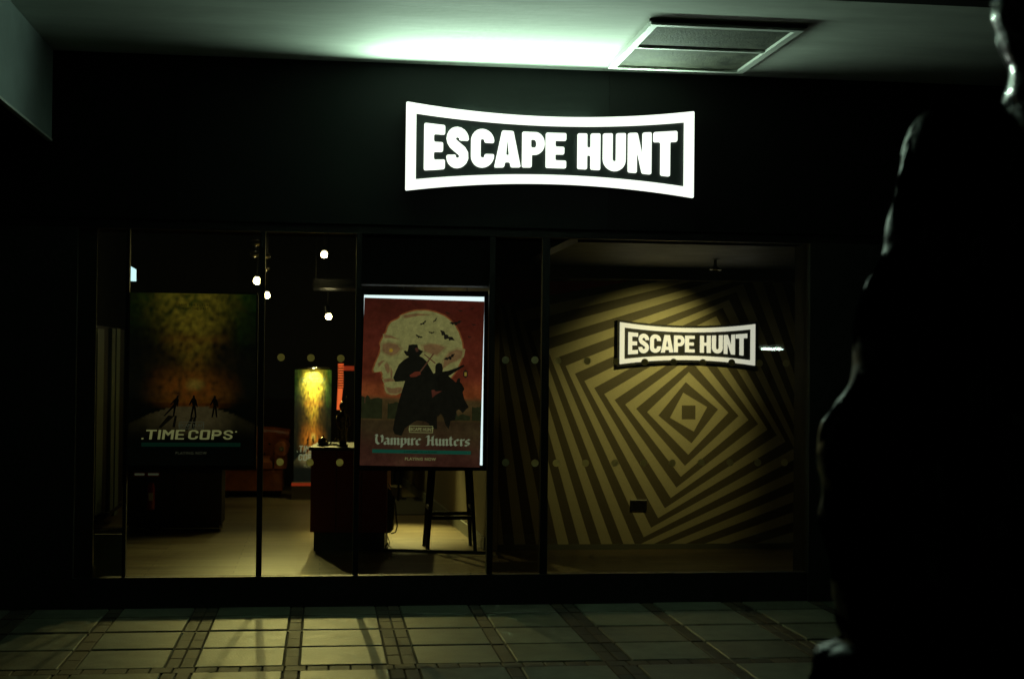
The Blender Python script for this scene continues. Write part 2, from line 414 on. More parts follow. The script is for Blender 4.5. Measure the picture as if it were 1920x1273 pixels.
# ground
g = G(); g.box(-6, 8, -14, -.002, -.12, -.012); g.box(-40, 48, -60, 40, -.3, -.125)
pav = struct(g.obj('pavement', M['joint']))
# paving geometry, read off the photograph's lines
bandc = [(-.164, .075)]
bx = [on_z(p, q).x for p, q in ((225, 1133), (391, 1133), (558, 1132), (725, 1132), (887, 1131), (1052, 1130), (1211, 1129), (1368, 1126))]
bw = [.085, .15, .08, .155, .075, .155, .08, .14]
pitch = (bx[-1]-bx[0])/7
bx = [bx[0]-pitch*3, bx[0]-pitch*2, bx[0]-pitch] + bx + [bx[-1]+pitch, bx[-1]+2*pitch, bx[-1]+3*pitch]
bw = [.15, .085, .15] + bw + [.085, .15, .085]
rows = [on_z(700, q).y for q in (1151, 1178.5, 1210, 1249)]
rh = [.022, .05, .028, .13]                     # thickness of the cross joints / brick courses
rws = [0] + rows; rp = rows[2]-rows[1]
y_ = rows[-1]
for k in range(4): y_ += rp; rows.append(y_); rh.append([.03, .05, .03, .13][k])
edges = [0-.004] + rows
for j in range(len(rows)):
    ytop = (edges[j] - (rh[j-1]/2 if j else 0)); ybot = rows[j]+rh[j]/2
    for i in range(len(bx)-1):
        xa = bx[i]+bw[i]/2; xb = bx[i+1]-bw[i+1]/2
        g = G(); ex = random.uniform(-.002, .002)
        g.bbox(xa+.006, xb-.006, ybot+.004, ytop-.004, -.012, .0+ex, .004)
        g.obj('paving_slab', random.choice(M['slab']), pav)
    for i in range(len(bx)):                     # brick bands running away from the viewer
        n = 2 if bw[i] > .12 else 1; L = (ytop-ybot)
        nb = 2 if L > .33 else (2 if L > .2 else 1)
        for c in range(n):
            for k in range(nb):
                w = bw[i]/n; xa = bx[i]-bw[i]/2+c*w
                if j < 5:
                    g = G(); g.bbox(xa+.004, xa+w-.004, ybot+L*k/nb+.003, ybot+L*(k+1)/nb-.003, -.012, random.uniform(-.004, -.001), .003)
                    g.obj('brick', random.choice(M['brick']), pav)
    if rh[j] > .1:                               # soldier course of bricks
        k = bx[0]
        while k < bx[-1]:
            if j < 5 and k > bx[0]+1.2 and k < bx[-1]-.6:
                g = G(); g.bbox(k+.004, k+.112, rows[j]-rh[j]/2+.006, rows[j]+rh[j]/2-.006, -.012, random.uniform(-.004, -.001), .003)
                g.obj('brick', random.choice(M['brick']), pav)
            k += .115
    elif rh[j] == .05:                           # narrow dark strip of half bricks
        k = bx[0]
        while k < bx[-1]:
            g = G(); g.bbox(k+.004, k+.296, rows[j]-rh[j]/2+.005, rows[j]+rh[j]/2-.005, -.012, -.006, .002)
            if j < 5 and bx[0]+1.2 < k < bx[-1]-.6: g.obj('edging_strip', M['brick'][1], pav)
            k += .3

# soffit over the pavement, with a dark void beyond its near edge
ye = on_z(1700, 8, SZ).y
g = G(); g.box(-6, 8, ye, .02, SZ, SZ+.12); struct(g.obj('ceiling', M['soffit']))
g = G(); g.box(-6, 8, -14, ye-.003, SZ+.05, SZ+.3); g.box(-6, 8, ye-.14, ye-.003, SZ-.0, SZ+.049)
struct(g.obj('ceiling_void', M['black']))

# interior shell
YB = 9.4
g = G(); g.box(-3.2, 5.2, .09, YB, -.06, 0); struct(g.obj('shop_floor', M['floor']))
g = G(); g.box(-3.2, 5.2, .1, YB, 3.25, 3.35); struct(g.obj('shop_ceiling', M['wall_int']))
g = G(); g.box(-3.2, 5.2, YB, YB+.15, 0, 3.25); struct(g.obj('wall_back', M['wall_int']))
g = G(); g.box(-2.75, -2.6, .1, YB, 0, 3.25); struct(g.obj('wall_left', M['wall_int']))

# ================================================================== SHOPFRONT
sf = empty('shopfront', (0, 0, 0), 'black glazed shopfront with dark fascia, posts, low plinth and dotted glass', 'shopfront')
TZ = on_y(830, 441, 0).z
j1 = on_y(1141, 300, 0).x
j0 = on_y(330, 300, 0).x  # darker panel left of here imitates the sign's glow fading out
for a, b, mm in ((-6, j0, M['fascia2']), (j0, j1, M['fascia']), (j1, 8, M['fascia2'])):
    G().box(a+.0007, b-.0007, 0, .10, TZ+.06, SZ-.002).obj('fascia_panel', mm, sf)
G().box(-6, 8, .012, .098, TZ+.0, TZ+.058).obj('transom', M['frame'], sf)
G().box(-6, XL, 0, .30, .0, TZ-.002).obj('pier', M['pier'], sf)
G().box(XL+.002, on_y(178, 800, .05).x, .034, .05, PL, TZ-.002).obj('pier', M['pier_brown'], sf)
G().box(XR, 8, -.03, .3, .0, TZ-.002).obj('pier', M['pier'], sf)
G().box(XL+.002, XR-.002, 0, .085, -.01, PL, ).obj('plinth', M['black'], sf)
posts = [(232, 6), (485, 10), (666, 10), (917, 11), (1018, 14)]
px_ = []
for p, w in posts:
    x = on_y(p, 1060, .03).x; ww = w*9.6/2700; px_.append((x, ww))
    G().box(x-ww/2, x+ww/2, .012, .075, PL+.002, TZ-.002).obj('post', M['frame'], sf)
xs = [on_y(178, 800, .05).x] + [a for a, _ in px_] + [XR]
ws = [0] + [w for _, w in px_] + [0]
panes = []
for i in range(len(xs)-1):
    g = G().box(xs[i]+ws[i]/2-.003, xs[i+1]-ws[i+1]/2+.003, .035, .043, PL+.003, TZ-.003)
    panes.append(g.obj('glass_pane', M['glass_shade'] if i == 4 else M['glass'], sf))
dots = [(527, 670, 2), (583, 671, 2), (639, 672, 2), (525, 866, 2), (581, 867, 2), (637, 867, 2),
        (948, 675, 4), (1003, 675, 4), (948, 867, 4), (1003, 868, 4),
        (1046, 676, 5), (1101, 677, 5), (1155, 678, 5), (1209, 679, 5), (1263, 679, 5), (1318, 680, 5), (1372, 680, 5), (1424, 681, 5), (1474, 681, 5),
        (1043, 868, 5), (1098, 868, 5), (1153, 868, 5), (1207, 868, 5), (1261, 868, 5), (1315, 867, 5), (1369, 867, 5), (1421, 867, 5), (1471, 867, 5)]
for x, y, k in dots:
    G().disc(on_y(x, y, .0325 if k == 4 else .0445), .0248).obj('safety_dot', M['dot'], panes[k])

zi = on_y(830, 538, .3).z
G().box(on_y(668, 500, .3).x, on_y(925, 500, .3).x, .11, .34, zi, TZ+.3).obj('inner_bulkhead', M['black'], sf)
# downstand bulkhead at upper left
g = G(); XBk = on_y(97, 258, -.01).x; zb = on_y(97, 262, -.01).z
bk = empty('bulkhead', (XBk-.3, -2, zb), 'pale grey panelled bulkhead hanging below the ceiling at upper left', 'bulkhead')
n0 = -4.2
ys = [n0, -2.07, -.006]
for a, b in zip(ys[:-1], ys[1:]):
    G().box(XBk-.015, XBk, a+.004, b-.004, zb+.004, SZ-.003).obj('panel', M['panel_side'], bk, (XBk-.3, -2, zb))
G().box(XBk-1.2, XBk-.017, n0, -.006, zb+.008, SZ-.003).obj('core', M['black'], bk, (XBk-.3, -2, zb))
G().box(XBk-.03, XBk+.004, n0, -.006, zb-.012, zb+.003).obj('edge_trim', M['vent_frame'], bk, (XBk-.3, -2, zb))

# ceiling vent
c4 = [on_z(1217, 46, SZ-.03), on_z(1500, 58, SZ-.03), on_z(1399, 138, SZ-.03), on_z(1143, 130, SZ-.03)]
x0, x1 = (c4[0].x+c4[3].x)/2, (c4[1].x+c4[2].x)/2; y0, y1 = (c4[0].y+c4[1].y)/2, min(-.01, (c4[2].y+c4[3].y)/2)
vl = Vector(((x0+x1)/2, (y0+y1)/2, SZ))
ve = empty('ceiling_vent', vl, 'rectangular ceiling vent with white frame and two dusty dark filters', 'vent')
f = .045; zt, zb2 = SZ-.002, SZ-.032
for a in ((x0, x1, y0, y0+f), (x0, x1, y1-f, y1), (x0, x0+f, y0+f+.001, y1-f-.001), (x1-f, x1, y0+f+.001, y1-f-.001)):
    G().box(*a, zb2, zt).obj('frame', M['vent_frame'], ve, vl)
ym = lerp(y0, y1, .5)
G().box(x0+f+.001, x1-f-.001, ym-.012, ym+.012, zb2+.002, zt).obj('divider', M['vent_frame'], ve, vl)
for a, b in ((y0+f+.002, ym-.014), (ym+.014, y1-f-.002)):
    G().box(x0+f+.002, x1-f-.002, a, b, zb2+.016, zt-.001).obj('filter', M['vent_mesh'], ve, vl)
G().box(x0-.012, x1+.012, y0-.022, y0-.003, SZ-.016, SZ-.001).obj('shade_strip', M['black'], ve, vl)  # black strip standing in for shade along the frame's near side

# ================================================================== LIT MAIN SIGN
a = on_y(761, 275, -.14); b = on_y(1301.5, 289, -.14)
sc = (b.x-a.x)/1796; sl = Vector(((a.x+b.x)/2, -.14, (on_y(1031, 282, -.14)).z))
ms = empty('lit_sign', sl, 'glowing white bow-shaped sign reading ESCAPE HUNT on the black fascia', 'sign')
sign_frame(sc, .022, 0, M['opal'], ms)
sign_frame(sc, .078, .0225, M['opal_side'], ms, Xo=890, Xi=846, Ho=lambda u: Hout(u)-7, Hi=lambda u: Hin(u)+8, name='return')
sign_letters(sc, .018, .0, M['opal'], ms)
sign_tray(sc, .012, .0225, M['sign_back'], ms, X=843, Hf=lambda u: Hin(u)+5)
up_pts = [(lerp(-.62, .30, k/16), .108, (Hout((lerp(-.62, .30, k/16)/sc)/898)-10)*sc) for k in range(17)]
G().tube(up_pts, .011, 8).obj('added_glow_tube', M['uplight'], ms, smooth=True)  # glowing tube added behind the sign's top edge, unseen from the front
ld = bpy.data.lights.new('added_soffit_wash', 'AREA'); ld.shape = 'RECTANGLE'; ld.size = 2.0; ld.size_y = .03; ld.energy = 31; ld.spread = radians(165); ld.color = (.66, 1, .74)  # unseen area lamp added to brighten the soffit above the sign
lo_ = bpy.data.objects.new('added_soffit_wash', ld); COL.objects.link(lo_); lo_.parent = ms; lo_.location = (-.20, -.012, .27)
lo_.rotation_euler = Vector((0, -.62, 1)).to_track_quat('-Z', 'X').to_euler(); lo_.rotation_euler = (-radians(180-68), 0, 0)
for x in (-.7, .1, .7):
    G().tube([(x, .116, 0), (x, .138, 0)], .03, 10).obj('mount', M['steel'], ms)

# ================================================================== MURAL WALL
YM = 2.8
mb = on_y(1250, 1037, YM); zs0 = 0.0; zsk = on_y(1250, 1019, YM).z
xw0 = on_y(922, 800, YM).x; xw1 = on_y(1700, 800, YM).x; zw1 = on_y(1200, 526, YM).z
mw = empty('mural_wall', (xw0, YM, 0), 'partition wall behind the right window painted with nested twisted squares', 'wall')
mo = (xw0, YM, 0)
G().box(xw0, xw1, YM+.001, YM+.12, 0, 3.24).obj('wall_core', M['wall_tan'], mw, mo)
G().box(on_y(935, 1000, YM).x, xw1, YM-.018, YM-.0005, 0.001, zsk).obj('skirting', M['skirting'], mw, mo)
G().box(xw0-.004, on_y(934.5, 800, YM).x, YM-.02, YM-.0005, .001, zw1+.12).obj('corner_trim', M['stripe_light'], mw, mo)
# concentric squares that twist as they grow; corner radii in px of the photograph at the wall's distance
cc = on_y(1291, 773, YM); pxm = (on_y(1391, 773, YM).x-cc.x)/100
def sq(k):
    if k == 0: rad = [18, 18, 18, 18]; a = radians(-45)
    else:
        a = radians([-16, -6, 0, 3.6, 6.6, 9, 11.6, 13.8, 16, 18, 19.8, 21.6][k-1] if k <= 12 else 21.6+(k-12)*1.5)
        rad = [36+20.6*(k-1), 37+18.2*(k-1), 36+19.3*(k-1), 36+20.4*(k-1)]      # left, top, right, bottom
    base = [pi, pi/2, 0, -pi/2]
    return [(cc.x+pxm*r*cos(t-a), cc.z+pxm*r*sin(t-a)) for r, t in zip(rad, base)]
rect = (on_y(936, 800, YM).x, xw1, zsk+.001, zw1)
def clip(P):
    for ax, lim, sg in ((0, rect[0], 1), (0, rect[1], -1), (1, rect[2], 1), (1, rect[3], -1)):
        out = []
        for i in range(len(P)):
            p, q = P[i-1], P[i]; dp, dq = (p[ax]-lim)*sg, (q[ax]-lim)*sg
            if dp*dq < 0:
                t = dp/(dp-dq); out.append((p[0]+(q[0]-p[0])*t, p[1]+(q[1]-p[1])*t))
            if dq >= 0: out.append(q)
        P = out
        if len(P) < 3: return []
    return P
gm = G(); gm.cur = 1
P0 = clip(sq(0)); gm.poly(P0, YM-.002)
for k in range(0, 44):
    A, B = sq(k), sq(k+1); gm.cur = 0 if k % 2 == 0 else 1
    for i in range(4):
        Q = clip([A[i], A[(i+1) % 4], B[(i+1) % 4], B[i]])
        if len(Q) >= 3: gm.poly(Q, YM-.002)
gm.obj('mural', [M['stripe_light'], M['stripe_dark']], mw, mo)
R = [on_y(*p, YM-.004) for p in ((936, 572), (936, 527), (1183, 527))]
G().poly([(p.x, p.z) for p in R], YM-.004).obj('mural_red_corner', M['red'], mw, mo)
# bay ceiling and lamp
cz = zw1+.11
G().box(xw0+.01, xw1, YM-.12, YM-.001, zw1+.002, cz).obj('ceiling_bulkhead', M['wall_tan'], mw, mo)
G().box(xw0+.3, xw1, .32, YM-.122, cz, cz+.05).obj('bay_ceiling', M['black'], mw, mo)
# right return of the bay
G().box(xw1-.1, xw1-.001, .32, YM-.02, 0.001, cz-.002).obj('bay_side_wall', M['black'], mw, mo)
lp = on_y(1341, 506, YM-1.1)
dl = empty('downlight', lp, 'small warm downlight in the ceiling above the striped mural', 'ceiling light')
G().lathe([(.012, cz-lp.z), (.014, .03), (.05, .0), (.045, -.004), (.040, .012)], n=20).obj('bezel', M['chrome'], dl, smooth=True)
G().lathe([(.036, .012), (.036, .004), (.001, .002)], n=16).obj('bulb', M['bulb'], dl)
spot('beam', dl, (0, 0, -.02), (-.25, 1.1, -.92), 48, (1, .80, .28), 1.32, 1.0, .03)

lp = on_y(978, 447, 1.1)
d2 = empty('downlight', lp, 'small downlight near the top of the glass between the lit poster and the mural', 'ceiling light')
G().lathe([(.04, .8), (.045, .03), (.05, .0), (.040, .012)], n=20).obj('bezel', M['chrome'], d2, smooth=True)
G().lathe([(.036, .012), (.036, .004), (.001, .002)], n=16).obj('bulb', M['wall_int'], d2)
jt = Vector((xw0-.03, YM, 1.45))
spot('beam', d2, (0, 0, -.02), jt-lp, 6, (1, .80, .30), .42, 1.0, .03)

# sign panel on the mural
ys_ = YM-.055
a = on_y(1163, 645, ys_); b = on_y(1417, 645, ys_); sc2 = (b.x-a.x)/1796
s2 = empty('wall_sign', (on_y(1290, 645, ys_).x, ys_, on_y(1290, 645, ys_).z), 'black and white bow-shaped ESCAPE HUNT sign mounted on the striped mural', 'sign')
sign_tray(sc2, .022, .012, M['black'], s2, X=926, Hf=lambda u: Hout(u)+30)
sign_frame(sc2, .010, 0, M['letter_white'], s2)
sign_letters(sc2, .010, .0, M['letter_white'], s2, .86, 3)
# double socket
so = on_y(1197, 947, YM)
so_e = empty('power_socket', so, 'black double power socket on the lower part of the striped wall', 'socket')
G().box(-.073, .073, -.014, -.003, -.043, .043).obj('plate', M['frame'], so_e)
for dx in (-.036, .036):
    G().box(dx-.008, dx+.008, -.018, -.0142, .016, .030).obj('switch', M['steel'], so_e)
    g = G()
    for hx, hz in ((0, .004), (-.010, -.018), (.010, -.018)): g.box(dx+hx-.003, dx+hx+.003, -.0152, -.0142, hz-.005, hz+.005)
    g.obj('pin_holes', M['chrome'], so_e)
G().box(-.073, .073, -.014, -.003, .0432, .049).obj('top_edge', M['white'], so_e)

# ================================================================== PARTITION LEFT FACE RUNNING BACK
p0 = on_z(911, 1031, 0); p1 = on_z(837, 973, 0); d = (p1-p0).normalized()
p1 = p0+d*((YB-p0.y)/d.y)
pw = empty('partition_wall', p0, 'tan side wall with pale skirting running back behind the open end of the shop', 'wall')
nrm = Vector((d.y, -d.x, 0))
def prism(A, B, th, z0, z1):
    C, D = B+nrm*th, A+nrm*th
    return G().add([(A.x, A.y, z0), (B.x, B.y, z0), (C.x, C.y, z0), (D.x, D.y, z0), (A.x, A.y, z1), (B.x, B.y, z1), (C.x, C.y, z1), (D.x, D.y, z1)],
                   [(0, 3, 2, 1), (4, 5, 6, 7), (0, 1, 5, 4), (1, 2, 6, 5), (2, 3, 7, 6), (3, 0, 4, 7)])
prism(p0, p1, .05, 0, 3.2).obj('wall_core', M['wall_tan'], pw, p0)
prism(p0-nrm*.02, p1-nrm*.02, .018, .001, .11).obj('skirting', M['skirting'], pw, p0)

# ================================================================== POSTERS
def lin(c): return srgb(*c)
def vamp_bg(u, v):
    n_ = noise.noise(Vector((u*3, v*9, 1.3)))*.5+noise.noise(Vector((u*9, v*22, 4.3)))*.25
    top, mid, hor = (.16, .026, .016), (.30, .055, .026), (.52, .12, .035)
    low, bot = (.10, .062, .026), (.13, .045, .030)
    if v > .42: c = mixc(mixc(hor, mid, sstep(.42, .56, v)), top, sstep(.5, 1, v+n_*.35))
    elif v > .27: c = mixc((.14, .085, .03), (.17, .10, .035), sstep(.27, .40, v+n_*.1)); c = mixc(c, hor, sstep(.39, .425, v))
    else: c = mixc(bot, low, sstep(.0, .27, v+n_*.2))
    return tuple(x*(1+n_*.8) for x in c)
def time_bg(u, v):
    n1 = noise.noise(Vector((u*5, v*6, 2.1))); n2 = noise.noise(Vector((u*14, v*18, 7.7)))*.5; n3 = noise.noise(Vector((u*40, v*40, 3.1)))*.4
    n4 = noise.noise(Vector((u*26, v*30, 9.9)))
    e = n1*.05+n2*.06+n3*.03+n4*.03
    c = (.006, .008, .005)
    # warm haze in the middle, thinning out to the sides
    hz_ = math.exp(-((u-.5)/.27)**2)*sstep(.30, .44, v)
    c = mixc(c, (.16, .085, .012), hz_*(.55+.8*n2+.5*n4))
    # green sky at the top
    c = mixc(c, (.030, .13, .012), sstep(.66, 1.0, v+e*2.5)*(.25+.8*abs(n1*1.4+n2)))
    # light column: wide at top, narrow in the middle
    wdt = .12+.17*sstep(.56, .95, v)+.12*sstep(.58, .40, v)
    cx = .50+.03*n1
    k = math.exp(-(abs(u-cx)/wdt*1.05)**2.4)
    if v > .36: c = mixc(c, mixc((.42, .20, .02), (.80, .58, .05), sstep(.50, .98, v+n2*.35)), min(1, k*max(.05, .72+.75*n2+.9*n3+.9*n4)))
    # smoke edges cut into the column
    c = mixc(c, (.02, .016, .006), sstep(.12, .5, n2*1.6+n1*.7)*(1-k*.6)*.7*sstep(.40, .55, v))
    if .70 < v < .77: c = mixc(c, (.45, .17, .02), (1-abs(v-.735)/.035)*.45*(1-sstep(.16, .34, abs(u-.5)+e)))
    # fire near the horizon
    dd = sqrt(((u-.50)/.38)**2+((v-.44)/.17)**2)+e*2.5
    c = mixc(c, (.60, .16, .015), (1-sstep(.10, 1.15, dd))*(1 if v > .33 else .0)*(.75+.8*n4+.6*n2))
    dd = sqrt(((u-.52)/.08)**2+((v-.47)/.04)**2)
    c = mixc(c, (.95, .65, .10), (1-sstep(.1, 1.3, dd+e*2))*.7)
    # ground
    hz = .345-.22*(u-.5)**2*2
    if v < hz:
        edge = abs(u-.5)
        gcol = mixc((.30, .22, .09), (.05, .04, .015), sstep(.1, .5, edge+(.34-v)*.8+e))
        c = mixc(gcol, (.006, .007, .005), sstep(.26, .14, v))
    return c
def poster_bg(w, h, fn, nx=70, ny=98, y=0):
    g = G(); cols = []; vs_ = []
    for j in range(ny+1):
        for i in range(nx+1):
            u, v = i/nx, j/ny; vs_.append((lerp(-w/2, w/2, u), y, lerp(0, h, v))); cols.append(tuple(max(.002, c) for c in fn(u, v)))
    g.add(vs_, [(j*(nx+1)+i, j*(nx+1)+i+1, (j+1)*(nx+1)+i+1, (j+1)*(nx+1)+i) for j in range(ny) for i in range(nx)], cols)
    return g
PW, PH = .841, 1.189
def arch_logo(par, x, y, z, w, mt):
    # tiny outlined bow-shaped logo
    h = w*.30; t = w*.03; g = G()
    g.box(x-w/2, x+w/2, y, y+.0004, z+h/2-t, z+h/2); g.box(x-w/2, x+w/2, y, y+.0004, z-h/2, z-h/2+t)
    g.box(x-w/2, x-w/2+t, y, y+.0004, z-h/2+t, z+h/2-t); g.box(x+w/2-t, x+w/2, y, y+.0004, z-h/2+t, z+h/2-t)
    g.obj('logo_frame', mt, par); text('ESCAPE HUNT', h*.62, mt, par, x, y, z-h*.22, 'logo_lettering', sx=.88, offs=h*.02)

# ---- blackletter by broad-nib strokes
BL = {  # segments in a 0..1 x-height grid (ascender 1.5)
 'V': [[(.0, 1.35), (.18, 1.5), (.30, 1.38), (.22, .9), (.28, .3), (.52, .02)], [(.52, .02), (.85, .35), (.88, 1.1), (.75, 1.42)], [(.12, 1.1), (.42, 1.28)]],
 'a': [[(.08, .85), (.3, 1), (.5, .85), (.5, .15), (.62, .02)], [(.5, .55), (.15, .42), (.12, .15), (.28, .0), (.5, .2)]],
 'm': [[(.0, .9), (.12, 1), (.16, .85), (.16, .1), (.24, 0)], [(.16, .8), (.38, 1), (.5, .88), (.5, .1), (.58, 0)], [(.5, .8), (.72, 1), (.84, .88), (.84, .1), (.95, 0)]],
 'p': [[(.0, .9), (.14, 1), (.18, .85), (.18, -.4)], [(.18, .8), (.42, 1), (.58, .82), (.58, .2), (.4, .0), (.2, .1)]],
 'i': [[(.0, .9), (.14, 1), (.18, .85), (.18, .12), (.3, 0)], [(.12, 1.3), (.24, 1.4)]],
 'r': [[(.0, .9), (.14, 1), (.18, .85), (.18, .1), (.28, 0)], [(.18, .78), (.38, 1), (.48, .86)]],
 'e': [[(.5, .2), (.32, .0), (.12, .18), (.12, .8), (.32, 1), (.5, .8), (.14, .45)]],
 'H': [[(.02, 1.25), (.16, 1.5), (.24, 1.35), (.24, .15), (.12, .0)], [(.24, .75), (.64, .80)], [(.78, 1.5), (.66, 1.35), (.66, .15), (.80, .0)], [(.06, .0), (.34, .06)]],
 'u': [[(.0, .95), (.14, 1), (.16, .2), (.32, .0), (.5, .2)], [(.45, 1), (.52, .95), (.52, .1), (.64, 0)]],
 'n': [[(.0, .9), (.14, 1), (.18, .85), (.18, .1), (.28, 0)], [(.18, .8), (.4, 1), (.54, .86), (.54, .1), (.66, 0)]],
 't': [[(.18, 1.35), (.2, .2), (.34, .0), (.46, .14)], [(.02, 1.0), (.4, 1.0)]],
 's': [[(.5, .88), (.3, 1), (.12, .8), (.18, .58), (.42, .42), (.46, .18), (.28, .0), (.06, .14)]],
 ' ': []}
BW = {'V': .98, 'a': .68, 'm': 1.02, 'p': .70, 'i': .36, 'r': .54, 'e': .60, 'H': .92, 'u': .70, 'n': .72, 't': .52, 's': .58, ' ': .5}
def blackletter(s, width, mt, par, x, y, z):
    tot = sum(BW[c] for c in s); k = width/tot; cx = x-width/2; nn = (.11*k, .11*k); vy = .66; q = 0
    for c in s:
        g = G()
        for st in BL[c]:
            for a_, b_ in zip(st[:-1], st[1:]):
                A = (cx+a_[0]*k, z+a_[1]*k*vy); B = (cx+b_[0]*k, z+b_[1]*k*vy)
                P = [(A[0]-nn[0], A[1]-nn[1]*.6), (A[0]+nn[0], A[1]+nn[1]*.6), (B[0]+nn[0], B[1]+nn[1]*.6), (B[0]-nn[0], B[1]-nn[1]*.6)]
                yy = y-(q % 9)*.00004; q += 1
                g.add([(p[0], yy, p[1]) for p in P], [(0, 1, 2, 3)])
        cx += BW[c]*k
        if c != ' ': g.obj('title_letter', mt, par)

# ---- vampire poster in a light box
yb = .42
A = on_y(683, 553, yb); B = on_y(908, 557, yb); C_ = on_y(906, 872, yb)
lbw = B.x-A.x; lbh = (A.z-C_.z)
lb = empty('lightbox_poster', ((A.x+B.x)/2, yb, C_.z), 'red poster of a pale vampire head and two hunters in a glowing lightbox', 'poster')
G().box(-lbw/2, lbw/2, .0, .03, 0, lbh).obj('diffuser', M['lightbox'], lb)
fr = .038
for q in ((-lbw/2-fr, -lbw/2-.001, -fr, lbh+fr), (lbw/2+.001, lbw/2+fr, -fr, lbh+fr), (-lbw/2, lbw/2, lbh+.001, lbh+fr), (-lbw/2, lbw/2, -fr, -.001)):
    G().box(q[0], q[1], -.006, .07, q[2], q[3]).obj('frame', M['frame'], lb)
G().box(-lbw/2, lbw/2, .032, .069, 0, lbh).obj('back_panel', M['frame'], lb)
for dx in (-.3, .3):
    G().tube([(dx, .03, lbh+fr), (dx, .03, 3.2-C_.z)], .003, 6).obj('hanging_wire', M['steel'], lb)
prw, prh = (on_y(902, 700, yb).x-A.x)+.016, lbh*.985
prt = poster_bg(prw, prh, vamp_bg, y=-.004)
# coordinates below are in a 782 x 1105 drawing space
def V2(P, dx=0): return [(lerp(-prw/2, prw/2, (x-80)/782), lerp(0, prh, (1210-y)/1105)) for x, y in P]
head = [(475, 178), (420, 181), (375, 192), (330, 212), (300, 240), (258, 262), (238, 290), (228, 330), (205, 370), (190, 405), (200, 432), (188, 475), (165, 535), (150, 580), (160, 596), (185, 592), (203, 588), (212, 605), (210, 625), (222, 640), (230, 655), (222, 672), (232, 690), (228, 708), (240, 730), (270, 742), (310, 738), (350, 715), (420, 720), (560, 712), (640, 640), (690, 570), (720, 500), (730, 440), (722, 380), (700, 320), (672, 270), (640, 238), (600, 210), (555, 192), (510, 181)]
prt.poly(V2([(475+(x-475)*1.035, 445+(y-445)*1.035) for x, y in head]), -.0044, (.50, .16, .05))
prt.poly(V2(head), -.0048, (.60, .53, .19))
sh = (.44, .24, .10)
for P in ([(205, 410), (245, 398), (300, 408), (322, 436), (300, 468), (262, 482), (228, 470), (206, 452)],
          [(470, 412), (510, 398), (565, 402), (610, 418), (590, 440), (560, 470), (520, 462), (480, 446)],
          [(640, 452), (690, 430), (728, 440), (722, 480), (690, 505), (650, 520), (600, 560), (610, 500)],
          [(222, 545), (238, 530), (252, 552), (258, 585), (245, 600), (232, 580)],
          [(180, 540), (200, 520), (222, 518), (205, 535), (186, 560)],
          [(218, 640), (262, 632), (300, 650), (262, 652), (226, 660)],
          [(235, 690), (275, 700), (330, 690), (345, 712), (300, 735), (256, 730)],
          [(262, 560), (275, 590), (272, 640), (262, 612)],
          [(215, 345), (260, 352), (310, 375), (262, 366), (220, 368)],
          [(330, 215), (420, 200), (520, 205), (430, 214), (350, 232)]):
    cxx, cyy = sum(p[0] for p in P)/len(P), sum(p[1] for p in P)/len(P)
    prt.poly(V2([(cxx+(x-cxx)*1.28, cyy+(y-cyy)*1.28) for x, y in P]), -.0050-.00001*cxx/80, (.53, .41, .15))
    prt.poly(V2(P), -.0053, sh)
prt.poly(V2([(250, 442), (262, 434), (274, 442), (272, 456), (260, 462), (250, 454)]), -.0055, (.75, .45, .05))
# tree line and sunset gaps
random.seed(3)
for x0_, x1_, yb_ in ((80, 215, 760), (250, 330, 790), (690, 790, 860), (800, 862, 800)):
    P = [(x0_, 900)]; x = x0_
    while x < x1_: P.append((x, yb_+random.uniform(-14, 16))); x += random.uniform(8, 16)
    P += [(x1_, yb_+10), (x1_, 900)]
    prt.poly(V2(P), -.0050, (.045, .048, .018))
man = [(375, 410), (400, 404), (432, 405), (438, 432), (452, 440), (470, 448), (456, 468), (446, 480), (470, 492), (492, 512), (520, 560), (545, 600), (550, 640), (600, 690), (590, 760), (575, 800), (572, 890), (575, 960), (535, 962), (520, 925), (495, 912), (440, 908), (412, 925), (365, 960), (345, 1010), (300, 1000), (288, 970), (298, 900), (318, 800), (335, 730), (358, 648), (325, 652), (295, 655), (280, 630), (300, 575), (315, 540), (345, 510), (372, 492), (378, 486), (360, 478), (345, 455), (350, 446), (368, 452), (372, 436)]
woman = [(552, 590), (552, 545), (560, 528), (578, 520), (596, 530), (602, 560), (600, 580), (640, 572), (690, 552), (735, 530), (742, 540), (700, 568), (640, 608), (668, 630), (690, 650), (702, 620), (718, 622), (716, 645), (730, 660), (747, 692), (735, 712), (748, 760), (778, 812), (762, 825), (740, 852), (716, 828), (700, 835), (690, 900), (662, 905), (650, 960), (628, 930), (612, 880), (596, 860), (575, 880), (560, 760), (530, 690), (525, 600)]
blk = (.018, .016, .010)
prt.poly(V2(man), -.0060, blk); prt.poly(V2(woman), -.0063, blk)
prt.poly(V2([(385, 610), (420, 585), (450, 582), (460, 600), (430, 618), (395, 622)]), -.0066, (.30, .06, .03))
prt.poly(V2([(530, 705), (548, 700), (560, 712), (600, 708), (560, 735), (538, 755)]), -.0067, (.20, .05, .03))
prt.poly(V2([(415, 430), (434, 424), (440, 448), (425, 455)]), -.0067, (.16, .06, .035))
for P in ([(474, 470), (480, 466), (554, 522), (548, 528)], [(534, 462), (542, 466), (450, 600), (442, 596)], [(100, 760), (104, 760), (104, 800), (100, 800)]):
    prt.poly(V2(P), -.0064, (.22, .09, .05))
